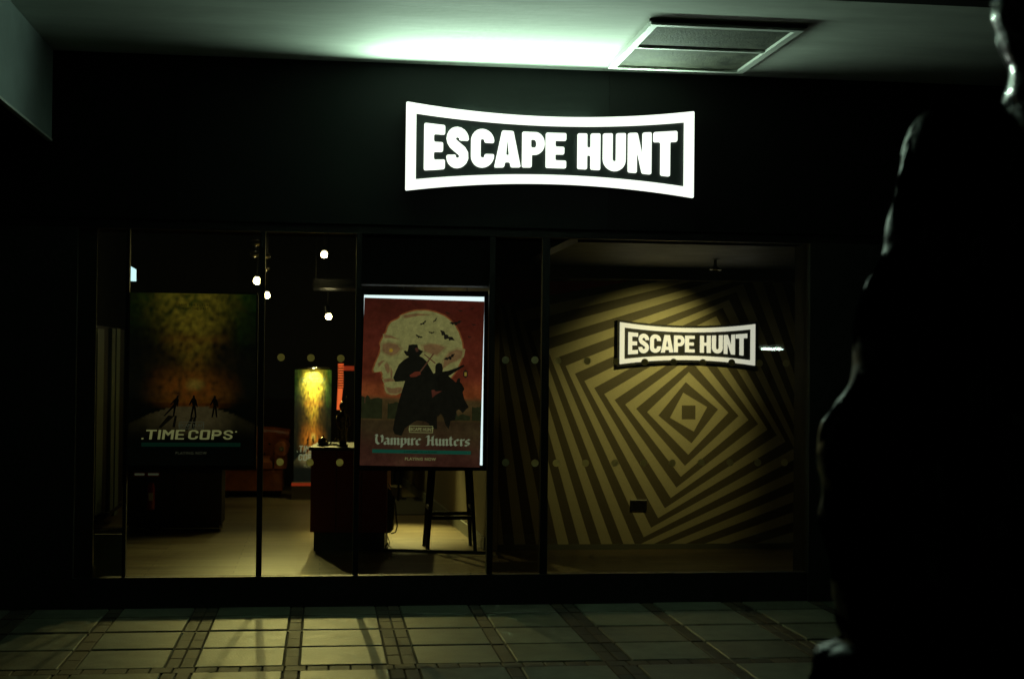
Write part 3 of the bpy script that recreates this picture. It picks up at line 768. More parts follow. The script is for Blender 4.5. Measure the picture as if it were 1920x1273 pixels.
def bat(cx, cy, w, rot):
    P = [(-1, -.15), (-.55, -.32), (-.18, -.10), (-.08, -.26), (0, -.16), (.08, -.26), (.18, -.10), (.55, -.32), (1, -.15), (.7, .0), (.5, .22), (.3, .06), (.1, .34), (0, .40), (-.1, .34), (-.3, .06), (-.5, .22), (-.7, 0)]
    c_, s_ = cos(radians(rot)), sin(radians(rot))
    prt.poly(V2([(cx+w*(x*c_-y*s_), cy+w*(x*s_+y*c_)) for x, y in P]), -.0058, (.03, .024, .016))
for q in ((466, 262, 27, -35), (543, 240, 20, -50), (522, 323, 22, 0), (440, 352, 27, 20), (620, 345, 60, 34), (678, 255, 42, -12), (645, 485, 42, -30), (622, 190, 18, 20), (706, 172, 16, 5), (783, 155, 14, -30), (795, 262, 16, 5), (770, 345, 14, 10)): bat(*q)
prt.poly(V2([(736, 575), (750, 562), (764, 575), (766, 605), (752, 618), (736, 605)]), -.0058, (.05, .03, .02))
prt.poly(V2([(744, 580), (758, 580), (758, 604), (744, 604)]), -.0061, (.75, .50, .08))
po = prt.obj('print', M['p_vamp'], lb); po.rotation_euler = (0, radians(.95), 0); po.location = (-(lbw-prw)/2-.018, -.003, -.008)
blackletter('Vampire Hunters', prw*.80, M['text_cream'], po, .01, -.009, prh*.128)
G().box(-prw*.40, prw*.42, -.0085, -.0080, prh*.076, prh*.098).obj('teal_band', M['teal'], po)
text('A LIVE GAME FOR 2-6 PLAYERS', .017, M['text_black'], po, 0, -.0087, prh*.081, 'small_lettering')
text('PLAYING NOW', .028, M['text_dim'], po, 0, -.0087, prh*.036, 'small_lettering', offs=.0008, spacing=1.15)
arch_logo(po, .0, -.0087, prh*.222, .165, M['text_dim'])

def techno(s_, hgt, mt, par, xl, y, z, asp=1.35, t=.62, sh=.12, gap=26):
    k = hgt/230; X = 0
    for ch in s_:
        if ch == ' ': X += 30; continue
        if ch in '.:':
            loops = [[(0, -115), (30, -115), (30, -80), (0, -80)]] if ch == '.' else [[(0, 60), (26, 60), (26, 92), (0, 92)]]; w = 28
        elif ch == 'I': loops, w = [[(0, -115), (36, -115), (36, 115), (0, 115)]], 36
        elif ch == 'M': loops, w = [[(0, -115), (36, -115), (36, 40), (80, -30), (124, 40), (124, -115), (160, -115), (160, 115), (124, 115), (80, 40), (36, 115), (0, 115)]], 160
        elif ch == 'O':
            w = 142; loops = [roundpoly([(0, -115), (w, -115), (w, 115), (0, 115)], 30), roundpoly([(38, -78), (w-38, -78), (w-38, 78), (38, 78)], 12)]
        else: loops, w = glyph(ch, t)
        x0_ = X
        def wp(x, yy, d): return Vector((xl+((x0_+x)*asp+yy*sh)*k, y-.0005*(1-d), z+(yy+115)*k))
        if loops[0] == 'strip': me = strip_mesh(loops[1], loops[2], wp, 2)
        else: me = curve_mesh(loops, 1, wp)
        me.materials.append(mt); o = bpy.data.objects.new('title_letter', me); COL.objects.link(o); o.parent = par
        X += w+gap
    return X*asp*k

def figures(g, W_, H_, y):
    c = (.006, .006, .004)
    def m_(P): return [(lerp(-W_/2, W_/2, x), lerp(0, H_, v)) for x, v in P]
    # positions in poster fractions
    def man_(cx, vb, s, lean, open_, shadow):
        P = [(-.08, 0), (-.20-open_, -.95), (-.08-open_, -.95), (.02, -.25), (.10+open_*.3, -.95), (.22+open_*.3, -.95), (.14, 0), (.26, -.18), (.30, -.10), (.20, .38), (.10, .52), (.08, .58), (.09, .70), (.0, .76), (-.08, .70), (-.07, .58), (-.14, .50), (-.24, .30), (-.36, .0), (-.30, -.03), (-.14, .2)]
        g.poly(m_([(cx+(p[0]+lean*p[1])*s*1.41, vb+p[1]*s) for p in P]), y, c)
        if shadow:
            Q = [(-.15-open_, -.9), (-.55-open_*2, -1.9), (-.35-open_*2, -1.95), (.0, -.95)]
            g.poly(m_([(cx+p[0]*s*1.41, vb+p[1]*s) for p in Q]), y-.0002, (.02, .016, .008))
            Q = [(.02, -.9), (-.15, -1.85), (.05, -1.9), (.2, -.95)]
            g.poly(m_([(cx+p[0]*s*1.41, vb+p[1]*s) for p in Q]), y-.0002, (.02, .016, .008))
    man_(.365, .352, .070, .35, .35, True); man_(.515, .350, .076, 0, .04, True); man_(.68, .350, .074, 0, .03, False)

def time_poster(par, W_, H_, pm, tm, bandm, y, two_lines=False):
    g = poster_bg(W_, H_, time_bg, y=y); figures(g, W_, H_, y-.001)
    o = g.obj('print', pm, par)
    k = W_/PW
    if two_lines:
        text('.TIME', .125*k, tm, o, -.14*k, y-.003, H_*.225, 'title_lettering', sx=1.05, shear=.15, offs=.004*k)
        text('.COPS', .125*k, tm, o, -.14*k, y-.003, H_*.135, 'title_lettering', sx=1.05, shear=.15, offs=.004*k)
    else:
        techno('.TIME COPS:', .064*k, tm, o, -.325*k, y-.003, H_*.150, asp=1.66)
    G().box(-W_*.39, W_*.39, y-.0022, y-.0017, H_*(.05 if two_lines else .108), H_*(.066 if two_lines else .132)).obj('teal_band', bandm, o)
    text('PLAYING NOW', .027*k, M['text_faint'], o, 0, y-.0025, H_*(.02 if two_lines else .063), 'small_lettering', spacing=1.15)
    text('SAVE THE FUTURE\nFROM THE PAST', .024*k, M['text_black'], o, .01*k, y-.0025, H_*.925, 'small_lettering', spacing=1.1)
    arch_logo(o, .0, y-.0025, H_*.232, .165*k, M['text_faint'])

# ---- window poster left
A = on_y(243, 547, .2); B = on_y(481, 549, .2); w1 = B.x-A.x; zt_ = A.z-.005; zb_ = on_y(360, 872, .2).z
tp = empty('window_poster', ((A.x+B.x)/2, .2, zb_), 'dark unlit TIME COPS poster with a yellow beam hanging behind the left window', 'poster')
H1 = zt_-zb_
G().box(-w1/2, w1/2, .003, .05, 0, H1).obj('back_panel', M['frame'], tp)
G().box(-w1/2-.006, w1/2+.006, -.006, .055, H1+.001, H1+.012).obj('top_rail', M['steel'], tp)
G().box(-w1/2-.012, -w1/2-.001, -.006, .055, -.03, H1).obj('side_rail', M['frame'], tp)
G().box(w1/2+.001, w1/2+.012, -.006, .055, -.03, H1).obj('side_rail', M['frame'], tp)
G().box(-w1/2, w1/2, -.006, .055, -.03, -.001).obj('bottom_rail', M['frame'], tp)
for dx in (-.3, .3): G().tube([(dx, .03, H1+.012), (dx, .03, 3.2-zb_)], .003, 6).obj('hanging_wire', M['steel'], tp)
time_poster(tp, w1, H1, M['p_time'], M['text_dim'], M['teal_dim'], -.002)

# ---- lit banner at the back
yb2 = 7.6
A = on_y(553, 693, yb2); B = on_y(622, 693, yb2); w2 = B.x-A.x; zb_ = on_y(585, 903, yb2).z
bn = empty('banner_stand', ((A.x+B.x)/2, yb2, 0), 'tall TIME COPS banner under a bright picture light beyond the desk', 'banner')
H2 = A.z-zb_; zc = zb_
bn2 = G().box(-w2/2, w2/2, .004, .02, zc, zc+H2).obj('banner_panel', M['frame'], bn)
hold = bpy.data.objects.new('artwork', None)
# print belongs to the panel; built upright in panel space
g = poster_bg(w2, H2, lambda u, v: time_bg(u, .12+v*.88 if v > .3 else v*1.28), y=0)
g.v = [(p[0], p[1], p[2]+zc) for p in g.v]
po2 = g.obj('print', M['p_time2'], bn)
g = G(); figures(g, w2, H2, -.002); g.v = [(p[0], p[1], p[2]+zc+.005) for p in g.v]; g.obj('silhouettes', M['text_black'], po2)
techno('.TIME', .075, M['text_cream'], po2, -.175, -.004, zc+H2*.265, asp=1.0)
techno('COPS', .075, M['text_cream'], po2, -.16, -.004, zc+H2*.19, asp=1.0)
text('PLAYING NOW', .045, M['text_dim'], po2, -.10, -.003, zc+H2*.13, 'small_lettering', align='LEFT')
text('SAVE THE FUTURE\nFROM THE PAST', .035, M['teal_dim'], po2, 0, -.003, zc+H2*.91, 'small_lettering')
G().tube([(-.18, -.06, zc+H2+.02), (.19, -.06, zc+H2+.02)], .013, 10).obj('picture_light', M['chrome'], bn, smooth=True)
G().box(-w2/2-.02, w2/2+.02, -.10, .12, 0, zc-.002).obj('base_box', M['wall_tan'], bn)
G().box(-w2/2-.02, w2/2+.02, -.104, -.101, zc-.04, zc-.004).obj('base_trim', M['redglow'], bn)
spot('picture_beam', bn, (0, -.22, zc+H2+.08), (.0, .0, zc+H2*.86), 42, (1, .9, .55), 1.1, .8, .02)

# ================================================================== INTERIOR THINGS
# reception desk
dl0 = on_z(588, 1032, 0); dr0 = on_z(716, 1045, 0)
ang = -radians(5); DW = .60
dk = empty('reception_desk', dl0, 'tall burgundy reception desk with black top and recessed black base', 'desk', rotz=ang)
zt = on_y(640, 838, dl0.y).z
G().box(-.03, DW+.02, -.02, .75, .16, zt-.03).obj('carcass', M['burgundy'], dk)
G().box(0, DW, .0, .72, 0, .158).obj('plinth', M['black'], dk)
G().bbox(-.05, DW+.04, -.04, .78, zt-.028, zt, .004).obj('top', M['worktop'], dk)
for k in range(1, 3): G().box(-.03+(DW+.05)*k/3-.003, -.03+(DW+.05)*k/3+.003, -.0215, -.0203, .17, zt-.035).obj('panel_joint', M['black'], dk)
# ornaments on the desk (each a thing)
def desk_pt(px, py=None, yo=.15):
    c = on_y(px, 830, dl0.y+yo); return Vector((c.x, c.y, zt))
p = desk_pt(606)
o = empty('chrome_bell', p, 'small shiny domed bell on the left end of the burgundy desk', 'bell')
G().lathe([(.052, 0), (.052, .012), (.046, .016)], n=20).obj('base', M['black'], o)
G().lathe([(.045, .018), (.043, .04), (.032, .062), (.012, .074), (.002, .076)], n=20).obj('dome', M['chrome'], o, smooth=True)
G().lathe([(.006, .076), (.008, .088), (.002, .094)], n=10).obj('button', M['chrome'], o, smooth=True)
p = desk_pt(625, yo=.22)
o = empty('pen_tray', p, 'low metal tray of pens behind the bell on the desk', 'tray')
G().box(-.07, .07, -.03, .03, 0, .010).obj('tray', M['chrome'], o)
G().tube([(-.03, 0, .012), (.02, .01, .07)], .004, 6).obj('pen', M['chrome'], o)
G().tube([(-.05, .01, .014), (.06, -.01, .016)], .004, 6).obj('pen', M['steel'], o)
p = desk_pt(642, yo=.1)
o = empty('figurine', p, 'tall glossy brass statuette on the right of the burgundy desk', 'statuette')
G().lathe([(.05, 0), (.05, .018), (.036, .022), (.03, .03)], n=18).obj('base', M['black'], o)
bz = mat('aged_brass', (.34, .24, .12), .22, 1, var=.5, scale=30, bump=.6, bscale=50)
G().lathe([(.030, .03), (.042, .06), (.036, .10), (.046, .15), (.038, .20), (.043, .24), (.048, .27), (.020, .295), (.016, .31)], n=14).obj('body', bz, o, smooth=True)
G().lathe([(.014, .31), (.028, .325), (.031, .35), (.024, .375), (.006, .388)], n=14).obj('head', bz, o, smooth=True)
for s in (-1, 1): G().tube([(s*.042, 0, .26), (s*.058, -.015, .19), (s*.02, -.045, .15)], [.012, .010, .008], 8).obj('arm', bz, o, smooth=True)
G().tube([(.022, -.05, .06), (.026, -.05, .44)], .004, 6).obj('staff', M['chrome'], o, smooth=True)
# bag slumped against the desk
bp_ = on_z(714, 1030, 0)
bp_ = Vector((dl0.x+.60, dl0.y+.10, 0))
o = empty('backpack', bp_, 'black bag with a looped strap hanging at the right end of the desk', 'bag')
g = G(); prof = [(.05, .14), (.075, .17), (.085, .30), (.08, .42), (.055, .50), (.02, .53)]
g.lathe(prof, cx=.01, n=16); g.obj('body', M['bagcloth'], o, smooth=True)
G().tube([(.075, -.03, .46), (.10, -.03, .36), (.105, -.03, .27), (.115, -.03, .20), (.10, -.03, .145), (.06, -.03, .135)], .006, 6).obj('strap', M['bagcloth'], o, smooth=True)
G().tube([(.01, 0, .52), (.03, 0, .57), (.06, 0, .52)], .005, 6).obj('handle', M['bagcloth'], o, smooth=True)
# cable and floor rail
q0 = on_z(716, 1020, 0); q1 = on_z(735, 1030, 0)
g = G(); g.tube([(bp_.x+.02, bp_.y-.04, .14), (bp_.x+.05, bp_.y-.06, .06), (bp_.x+.03, bp_.y-.05, .006), (q0.x+.05, q0.y, .006), (q1.x, q1.y, .006), (q1.x-.05, q1.y-.10, .006)], .004, 6)
tag(g.obj('cable', M['bagcloth'], smooth=True), 'thin black cable trailing on the floor under the bag', 'cable')
ra, rb = on_z(719, 1031.5, .01), on_z(912, 1037, .01)
g = G(); g.tube([(ra.x, ra.y, .014), (rb.x, rb.y, .014)], .013, 8)
tag(g.obj('floor_rail', M['frame'], smooth=True), 'thin black rail lying along the floor from the desk to the wall', 'rail')

# bar stool
f1, f2 = on_z(800, 1032, 0), on_z(893, 1036, 0); sw = (f2.x-f1.x)
st = empty('bar_stool', ((f1.x+f2.x)/2, (f1.y+f2.y)/2+.2, 0), 'tall black wooden bar stool standing below the lit red poster', 'stool')
hw, tw, hh = sw/2, sw*.375, .78
for sx_ in (-1, 1):
    for sy_ in (-1, 1):
        G().tube([(sx_*hw, sy_*.2, 0), (sx_*tw, sy_*.15, hh)], [.016, .022], 8).obj('leg', M['frame'], st)
G().bbox(-tw-.03, tw+.03, -.18, .18, hh+.001, hh+.04, .01).obj('seat', M['frame'], st)
rz_ = on_y(840, 969, f1.y).z; rx = lerp(hw, tw, rz_/hh); ry = lerp(.2, .15, rz_/hh)
for s in (-1, 1):
    G().box(-rx, rx, s*ry-.012, s*ry+.012, rz_-.016, rz_+.016).obj('footrest', M['frame'], st)
G().box(-rx-.01, -rx+.012, -ry+.013, ry-.013, rz_+.06, rz_+.085).obj('stretcher', M['frame'], st)
G().box(rx-.012, rx+.01, -ry+.013, ry-.013, rz_+.06, rz_+.085).obj('stretcher', M['frame'], st)

# rug beyond
a_, b_ = on_z(700, 966, 0), on_z(868, 966, 0)
g = G(); g.box(a_.x-.1, b_.x, a_.y, a_.y+2.0, .001, .010)
tag(g.obj('rug', M['rug']), 'dark charcoal rug on the wooden floor beyond the stool', 'rug')
# low tan box and far table with chairs
c_ = on_z(737, 938, 0)
o = empty('storage_box', c_, 'low tan box with a red end on the floor near the far table', 'box')
G().bbox(-.09, .10, 0, .3, 0, .16, .004).obj('body', M['wall_tan'], o); G().box(-.135, -.092, 0, .3, .05, .16).obj('red_end', M['redglow'], o)
c_ = on_z(793, 936, 0); c_.y += .35
o = empty('far_table', c_, 'dark table with thin legs standing at the far end of the shop', 'table')
G().bbox(-.42, .42, -.3, .3, .70, .735, .004).obj('top', M['frame'], o)
for sx_ in (-1, 1):
    for sy_ in (-1, 1): G().tube([(sx_*.36, sy_*.24, 0), (sx_*.33, sy_*.22, .70)], .016, 8).obj('leg', M['frame'], o)
def chair(loc, rz, lab):
    o = empty('chair', loc, lab, 'chair', 'dark chairs at the far table', rotz=rz)
    G().bbox(-.2, .2, -.2, .2, .43, .46, .006).obj('seat', M['frame'], o)
    for sx_ in (-1, 1):
        for sy_ in (-1, 1): G().tube([(sx_*.19, sy_*.19, 0), (sx_*.17, sy_*.17, .43)], .013, 8).obj('leg', M['frame'], o)
    G().box(-.19, .19, .165, .19, .50, .80).obj('backrest', M['frame'], o)
chair(c_+Vector((-.12, -.42, 0)), pi, 'dark chair tucked at the front left of the far table')
chair(c_+Vector((.32, -.40, 0)), pi*.93, 'dark chair angled at the front right of the far table')
# curtain
cx0 = on_z(842, 955, 0); g = G(); vs_ = []; N = 40
for j in range(9):
    for i in range(N+1):
        t = i/N; vs_.append((cx0.x-.02+t*.36, cx0.y+.25+.022*sin(t*34+.3*j)+.01*sin(t*71), .12+j*.30))
g.add(vs_, [(j*(N+1)+i, j*(N+1)+i+1, (j+1)*(N+1)+i+1, (j+1)*(N+1)+i) for j in range(8) for i in range(N)])
cu_ = g.obj('curtain', M['wall_tan'], smooth=True); md = cu_.modifiers.new('thick', 'SOLIDIFY'); md.thickness = .004
tag(cu_, 'pleated tan curtain hanging beside the side wall beyond the stool', 'curtain')

# leather armchair seen by its arm
ac = on_z(472, 932, 0); ac.y += .25
o = empty('armchair', ac, 'brown buttoned leather armchair with scrolled arms beside the lit banner', 'armchair')
G().bbox(-.36, .36, -.28, .42, .08, .34, .02).obj('base', M['leather'], o)
G().bbox(-.24, .24, -.32, .30, .342, .46, .04).obj('seat_cushion', M['leather'], o)
for s in (-1, 1):
    xs_ = s*.33
    g = G(); g.box(xs_-.07, xs_+.07, -.30, .42, .342, .56); g.tube([(xs_+s*.015, -.34, .58), (xs_+s*.015, .42, .58)], .085, 18)
    ar = g.obj('arm', M['leather'], o, smooth=False)
    g = G()
    for k in range(9):
        q = 2*pi*k/9; g.lathe([(.007, 0), (.004, .005)], n=8); 
    G().tube([(xs_+s*.015, -.348, .58), (xs_+s*.015, -.341, .58)], .03, 12).obj('scroll_button', M['chrome'], ar)
g = G(); g.tube([(-.42, .40, .70), (-.2, .42, .73), (.2, .42, .73), (.42, .40, .70)], .08, 14); g.box(-.34, .34, .34, .48, .342, .72)
bk_ = g.obj('backrest', M['leather'], o)
for iz in range(2):
    for ix in range(5):
        G().disc((-.24+.12*ix+(.06 if iz else 0)-.0, .334, .48+.12*iz), .012, .005, 10).obj('button', M['steel'], bk_)
for sx_ in (-1, 1):
    for sy_ in (-.24, .36): G().lathe([(.022, 0), (.03, .04), (.034, .078)], cx=sx_*.3, cy=sy_, n=12).obj('foot', M['frame'], o, smooth=True)

# red neon-edged doorway frame
yr = 8.0
a1, a2, a3 = on_y(634, 686, yr), on_y(645, 740, yr), on_y(639, 768, yr); rt_ = on_y(664, 686, yr)
o = empty('red_frame', (a1.x, yr, a3.z), 'glowing ribbed red door frame at the far end of the shop', 'door frame')
ol = Vector((a1.x, yr, a3.z)); top_z = a1.z; rib_z0 = on_y(640, 728, yr).z
w_ = on_y(644, 700, yr).x-a1.x
G().box(a1.x+.0, a1.x+w_, yr, yr+.05, rib_z0+.30, top_z).obj('upright', M['redglow'], o, ol)
G().box(a1.x+w_+.001, rt_.x, yr, yr+.05, top_z-.055, top_z).obj('header', M['redglow'], o, ol)
nr = 10
for k in range(nr):
    z = lerp(rib_z0+.02, rib_z0+.29, k/(nr-1)); G().box(a1.x+.0, a1.x+w_, yr-.01, yr+.03, z-.009, z+.006).obj('rib', M['redglow2'], o, ol)
bL, bR = on_y(632, 768, yr), on_y(640, 768, yr)
G().add([(a1.x-.01, yr, bL.z), (a1.x+.035, yr, bL.z), (a1.x+w_*.92, yr, rib_z0), (a1.x-.0, yr, rib_z0), (a1.x-.01, yr+.03, bL.z), (a1.x+.035, yr+.03, bL.z), (a1.x+w_*.92, yr+.03, rib_z0), (a1.x-.0, yr+.03, rib_z0)],
        [(0, 1, 2, 3), (7, 6, 5, 4), (0, 4, 5, 1), (1, 5, 6, 2), (2, 6, 7, 3), (3, 7, 4, 0)]).obj('lit_strip', M['redglow2'], o, ol)

# spotlights
def spotlight(px, py, y, lab, power, target, size=2.2, R=.034, col=(1, .83, .29)):
    p = on_y(px, py, y); top = 3.25
    o = empty('spotlight', p, lab, 'spotlight', 'spotlights hanging from the shop ceiling')
    G().tube([(0, .03, .06), (0, .03, top-p.z)], .008, 8).obj('stem', M['steel'], o)
    d_ = (Vector(target)-p).normalized(); h0 = -d_*.10
    G().tube([h0, h0+d_*.10], [.03, .036], 16).obj('housing', M['steel'], o, smooth=False)
    vs2 = [(.0, 0, 0)]
    g = G(); n = 14; ring = []
    prof = [(R*sin(pi*k/8), -R*cos(pi*k/8)) for k in range(1, 8)]
    g.lathe(prof, n=n); bb = g.obj('bulb', M['bulb'], o, smooth=True); bb.location = d_*.03
    if power: spot('beam', o, d_*.09, Vector(target)-p, power, col, size, 1.0, .035)
    return o
fl = lambda px, py: on_z(px, py, 0)
spotlight(608, 475, 5.7, 'uppermost of the four bright spotlights, right of the window post', 190, fl(605, 1070), 1.25, col=(1, .82, .27))
spotlight(482, 525, 5.6, 'left bright spotlight just above the corner of the TIME COPS poster', 130, fl(550, 1140), .74, .038, col=(1, .84, .26))
spotlight(500, 551, 7.0, 'smaller spotlight just right of and below the left one', 18, fl(560, 1000), 1.6, .034)
spotlight(615, 589, 7.4, 'lowest bright spotlight, hanging directly above the lit banner', 25, fl(700, 940), 1.8, .036)
spotlight(757, 600, 5.2, 'spotlight hidden behind the lit red vampire poster', 520, fl(748, 1000), .85, .035)
# exposed duct with bright end rings seen by the left spotlights
for px, py, y, lab in ((483, 456, 4.4, 'short metal lamp can above the left spotlight'), (479, 477, 4.9, 'second metal lamp can close under the first, left of the post'), (501, 480, 5.2, 'metal lamp can just right of the window post'), (501, 503, 6.2, 'lowest metal lamp can right of the window post')):
    p = on_y(px, py, y); o = empty('lamp_can', p, lab, 'lamp can', 'unlit lamp cans on the ceiling')
    G().tube([(-.055, 0, 0), (.03, 0, 0)], [.030, .026], 14).obj('can', M['chrome'], o, smooth=True)
    G().tube([(0, 0, .03), (0, 0, 3.25-p.z)], .006, 6).obj('stem', M['steel'], o)
# air-conditioning cassette
c1, c2 = on_y(592, 531, 6.5), on_y(664, 531, 6.5)
ol = Vector(((c1.x+c2.x)/2, 6.5, c1.z)); o = empty('air_vent_unit', ol, 'dark ceiling air unit with a fine slatted grille above the desk', 'air conditioner')
hw_ = (c2.x-c1.x)/2
G().box(-hw_-.03, hw_+.03, .03, .7, -.05, .05).obj('casing', M['steel'], o)
for k in range(26):
    x = lerp(-hw_+.06, hw_-.01, k/25); G().box(x-.002, x+.002, .0, .028, -.030, .022).obj('slat', M['chrome'], o)
G().box(-hw_-.01, hw_+.01, .0, .028, -.044, -.034).obj('lip', M['chrome'], o)
for dx in (-hw_, hw_): G().tube([(dx, .3, .05), (dx, .3, 3.25-c1.z)], .006, 6).obj('hanger', M['steel'], o)
# left side glazed panel, cabinet, extinguisher, exit panel
def on_wall(px, py): return on_x(px, py, -2.0)
lo = Vector((-2.0, 3, 0))
o = empty('side_window', lo, 'greenish glazed side screen with slim uprights at the left of the shop', 'window')
for pa, pb, m_ in ((181, 193, 'door_green'), (208, 214, 'door_green'), (216.5, 223, 'stripe_light')):
    A, B = on_wall(pa, 800), on_wall(pb, 800); za, zb_ = on_wall(pa, 615).z, on_wall(pa, 965).z
    G().box(-2.03, -2.0, A.y, B.y, zb_, za).obj('upright', M['door_green'], o, lo)
A, B = on_wall(181, 975), on_wall(224, 966)
G().box(-2.06, -1.99, A.y, B.y+.1, A.z-.03, A.z-.0).obj('sill', M['frame'], o, lo)
G().box(-2.05, -2.032, A.y, B.y+.4, A.z, on_wall(200, 612).z).obj('glass_pane', M['frame'], o, lo)
A = on_z(176, 1078, 0); 
ya = .16
a1, a2 = on_y(176, 1005, ya+.25), on_y(229, 1077, ya+.25)
ol = Vector((a1.x, ya+.25, 0)); o = empty('display_board', ol, 'pale green low panel at the foot of the left window', 'panel')
G().box(0, a2.x-a1.x, 0, .03, 0, a1.z).obj('board', M['door_green'], o); G().box(0, a2.x-a1.x, -.002, .035, a1.z+.001, a1.z+.012).obj('cap', M['frame'], o)
G().box(.02, .06, .031, .2, 0, .3).obj('foot', M['frame'], o)
a1 = on_y(176, 1060, .3)
g = G(); x_, xx = on_y(142, 1079, .3).x, on_y(177, 1079, .3).x
g.add([(x_, .3, 0), (xx, .3, 0), (xx, .3, a1.z), (x_, .3, a1.z*.55+.05), (x_, .33, 0), (xx, .33, 0), (xx, .33, a1.z), (x_, .33, a1.z*.55+.05)], [(0, 1, 2, 3), (7, 6, 5, 4), (0, 4, 5, 1), (1, 5, 6, 2), (2, 6, 7, 3), (3, 7, 4, 0)])
tag(g.obj('wooden_wedge', M['sill_wood']), 'small orange brown wooden block at the bottom left corner of the window', 'block')
# cabinet
yc = 4.3; a1, a2 = on_y(238, 880, yc), on_y(415, 980, yc)
ol = Vector((a1.x, yc, 0)); o = empty('low_cabinet', ol, 'dark low cabinet behind the left window below the TIME COPS poster', 'cabinet')
cw = a2.x-a1.x
G().box(0, cw, .004, .5, .06, a1.z-.0).obj('body', M['wall_int'], o); G().box(.02, cw-.02, .02, .48, 0, .058).obj('plinth', M['black'], o)
for k in range(2): G().box(cw*k/2+.01, cw*(k+1)/2-.01, -.012, .003, .08, a1.z-.03).obj('door', M['wall_int'], o)
G().box(-.02, cw+.02, -.02, .5, a1.z+.001, a1.z+.02).obj('top', M['frame'], o)
G().box(-.4, cw+.02, -.018, -.013, .03, .036).obj('edge_strip', M['chrome'], o)
ex = on_y(283, 955, yc-.25)
o = empty('fire_extinguisher', (ex.x, ex.y, ex.z), 'small red fire extinguisher against the dark cabinet under the poster', 'fire extinguisher')
hE = on_y(283, 897, yc-.25).z-ex.z
G().lathe([(.034, 0), (.036, .01), (.036, hE*.72), (.028, hE*.82), (.012, hE*.88)], n=16).obj('cylinder', M['ext_red'], o, smooth=True)
G().box(-.02, .03, -.01, .01, hE*.88, hE*.97).obj('valve', M['frame'], o)
G().tube([(.0, 0, hE*.92), (.05, 0, hE*.85), (.052, 0, hE*.3)], .006, 6).obj('hose', M['frame'], o, smooth=True)
G().box(-.02, .02, -.0375, -.0362, hE*.3, hE*.55).obj('label_patch', M['white'], o)
G().box(-.05, .05, -.04, .1, -ex.z, -.002).obj('stand', M['frame'], o)
s1, s2_ = on_y(250, 885, yc-.03), on_y(300, 893, yc-.03)
ol = Vector((s1.x, yc-.03, s2_.z)); o = empty('safety_notice', ol, 'small red and white notice strip above the fire extinguisher', 'notice')
G().box(0, s2_.x-s1.x, 0, .006, 0, s1.z-s2_.z).obj('plate', M['ext_red'], o)
for q in ((.05, .42), (.55, .95)):
    G().box((s2_.x-s1.x)*q[0], (s2_.x-s1.x)*q[1], -.002, -.0005, (s1.z-s2_.z)*.25, (s1.z-s2_.z)*.75).obj('white_print', M['text_faint'], o)
# lit exit panel
yx = 3.2; a1, a2 = on_y(243, 498, yx), on_y(254, 527, yx); xz = on_y(254, 505, yx)
g = G(); th = .02
q = [(a1.x, yx, a2.z), (a2.x+.03, yx+.30, a2.z-.0), (a2.x+.03, yx+.30, xz.z), (a1.x, yx, a1.z)]
A_, B_ = Vector((a1.x, yx, 0)), Vector((a2.x, yx+.02, 0))
o = empty('exit_light', (a1.x, yx, a2.z), 'small bright bluish white light panel high up at the left', 'light panel')
q = [(0, 0, 0), (a2.x-a1.x, .02, 0), (a2.x-a1.x, .02, xz.z-a2.z), (0, 0, a1.z-a2.z)]
G().add(q+[(x, y+.03, z) for x, y, z in q], [(0, 1, 2, 3), (7, 6, 5, 4), (0, 4, 5, 1), (1, 5, 6, 2), (2, 6, 7, 3), (3, 7, 4, 0)]).obj('diffuser', M['escreen'], o)
G().box(-.02, -.001, -.005, .04, -.01, a1.z-a2.z+.01).obj('housing', M['frame'], o)
G().tube([(-.01, .02, a1.z-a2.z+.01), (-.01, .02, 3.25-a2.z)], .006, 6).obj('stem', M['steel'], o)

# ================================================================== STREET SIDE BEHIND THE CAMERA
# a tube lamp on the far side of the street: its reflection is the bright dash in the right window
def mirror_pt(px, py, yy):
    """where a thing at depth yy in front of the glass must be for its reflection to land at (px, py)"""
    p = on_y(px, py, .035+(.035-yy)); return Vector((p.x, yy, p.z))
yy = -24.0
A, B = mirror_pt(1428, 654, yy), mirror_pt(1467, 654, yy); L_ = B.x-A.x
def tubelamp(A, L_, lab):
    o = empty('tube_lamp', A, lab, 'tube light', 'fluorescent lamps across the street')
    G().tube([(0, 0, 0), (L_, 0, 0)], .022, 10).obj('tube', M['tube'], o, smooth=True)
    G().box(-.05, L_+.05, -.12, -.03, -.02, .09).obj('batten', M['white'], o)
    G().box(L_/2-.03, L_/2+.03, -.16, -.122, -A.z, .06).obj('post', M['steel'], o)
tubelamp(A, L_, 'long fluorescent tube across the street reflected in the right window')
A = mirror_pt(1574, 652, yy)
tubelamp(A, .07, 'short fluorescent lamp across the street reflected beyond the right window')

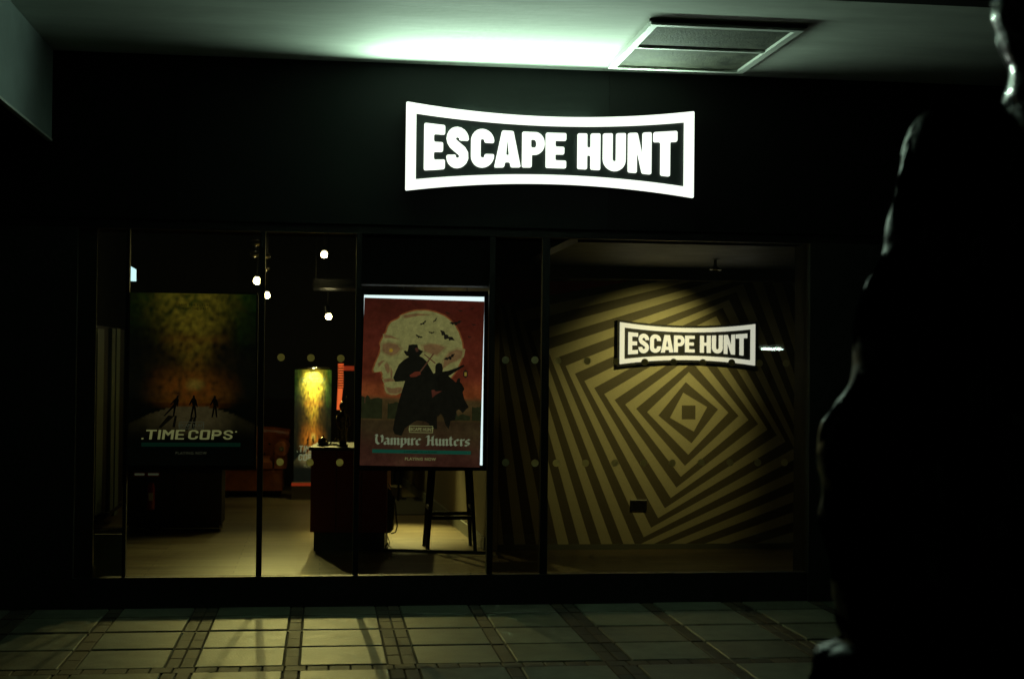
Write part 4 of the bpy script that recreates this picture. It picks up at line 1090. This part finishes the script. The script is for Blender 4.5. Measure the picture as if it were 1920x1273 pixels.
# ================================================================== FOREGROUND BLACK PLASTIC
def sheet(name, bound, xr, depth, lab, folds, seed):
    """hanging sheet: left silhouette follows bound, the rest runs off to the right in vertical folds"""
    rnd = random.Random(seed); g = G(); NI, NJ = 90, 110
    y_at = -9.6+depth
    ys2 = [b_[1] for b_ in bound]
    def bxy(py):
        for (xa, ya2), (xb, yb3) in zip(bound[:-1], bound[1:]):
            if ya2 <= py <= yb3: return lerp(xa, xb, (py-ya2)/(yb3-ya2))
        return bound[-1][0]
    vs_ = []
    for j in range(NJ+1):
        py = lerp(ys2[0], ys2[-1], j/NJ)
        L = on_y(bxy(py), py, y_at)
        R_ = on_y(xr, py, y_at)
        for i in range(NI+1):
            t = i/NI; q_ = 1-min(1, t*6); e_ = .16*(1-sqrt(max(0, 1-q_*q_)))
            x = on_y(lerp(bxy(py), xr, t), py, y_at+e_).x; z = L.z
            q_ = 1-min(1, t*6); edge = .16*(1-sqrt(max(0, 1-q_*q_)))            # the rim curls away from the viewer
            s = x*folds
            d_ = .030*noise.noise(Vector((s*1.0+z*.6, z*1.5, seed)))+.016*noise.noise(Vector((s*3, z*5, seed+3)))+.006*noise.noise(Vector((s*9, z*16, seed+5)))
            wr = (.007*noise.noise(Vector((z*20, s*3, seed+9)))+.02*noise.noise(Vector((z*6, s, seed+4))))*(1-min(1, t*3)); edge += .05*max(0, noise.noise(Vector((z*7, 1, seed))))*(1-min(1, t*6))
            vs_.append((x+wr, y_at+edge+d_*2.2, z))
    g.add(vs_, [(j*(NI+1)+i, (j+1)*(NI+1)+i, (j+1)*(NI+1)+i+1, j*(NI+1)+i+1) for j in range(NJ) for i in range(NI)])
    o = g.obj(name, M['plastic'], smooth=True); md = o.modifiers.new('thick', 'SOLIDIFY'); md.thickness = .004
    tag(o, lab, 'plastic sheet'); return o
M['plastic2'] = mat('black_polythene_dull', (.004, .005, .005), .45, spec=.11, bump=1.0, bscale=14, var=.5, scale=5)
def glints(mt):
    n, l = mt.node_tree.nodes, mt.node_tree.links; b = n['Principled BSDF']
    tc = n.new('ShaderNodeTexCoord'); nz = n.new('ShaderNodeTexNoise'); nz.inputs['Scale'].default_value = 9; nz.inputs['Detail'].default_value = 3
    l.new(tc.outputs['Object'], nz.inputs['Vector']); rr = n.new('ShaderNodeMapRange')
    rr.inputs['From Min'].default_value = .52; rr.inputs['From Max'].default_value = .64; rr.inputs['To Min'].default_value = .0; rr.inputs['To Max'].default_value = .4
    l.new(nz.outputs['Fac'], rr.inputs['Value']); l.new(rr.outputs[0], b.inputs['Specular IOR Level'])
glints(M['plastic2'])
big = sheet('plastic_sheet', [(1735, 190), (1710, 215), (1690, 300), (1668, 380), (1652, 450), (1630, 520), (1598, 600), (1588, 680), (1572, 740), (1546, 800), (1534, 860), (1540, 940), (1548, 1040), (1558, 1130), (1585, 1190), (1600, 1222), (1560, 1232), (1530, 1252), (1512, 1300)], 2060, 3.4,
      'large crumpled black plastic sheet covering the right foreground down to the ground', 7, 2)
big.data.materials[0] = M['plastic2']
sheet('plastic_sheet', [(1862, -60), (1866, 0), (1874, 60), (1886, 110), (1892, 170), (1904, 225), (1918, 262), (1960, 320)], 2100, 3.0,
      'glossy black plastic fold hanging in the upper right corner', 9, 8)
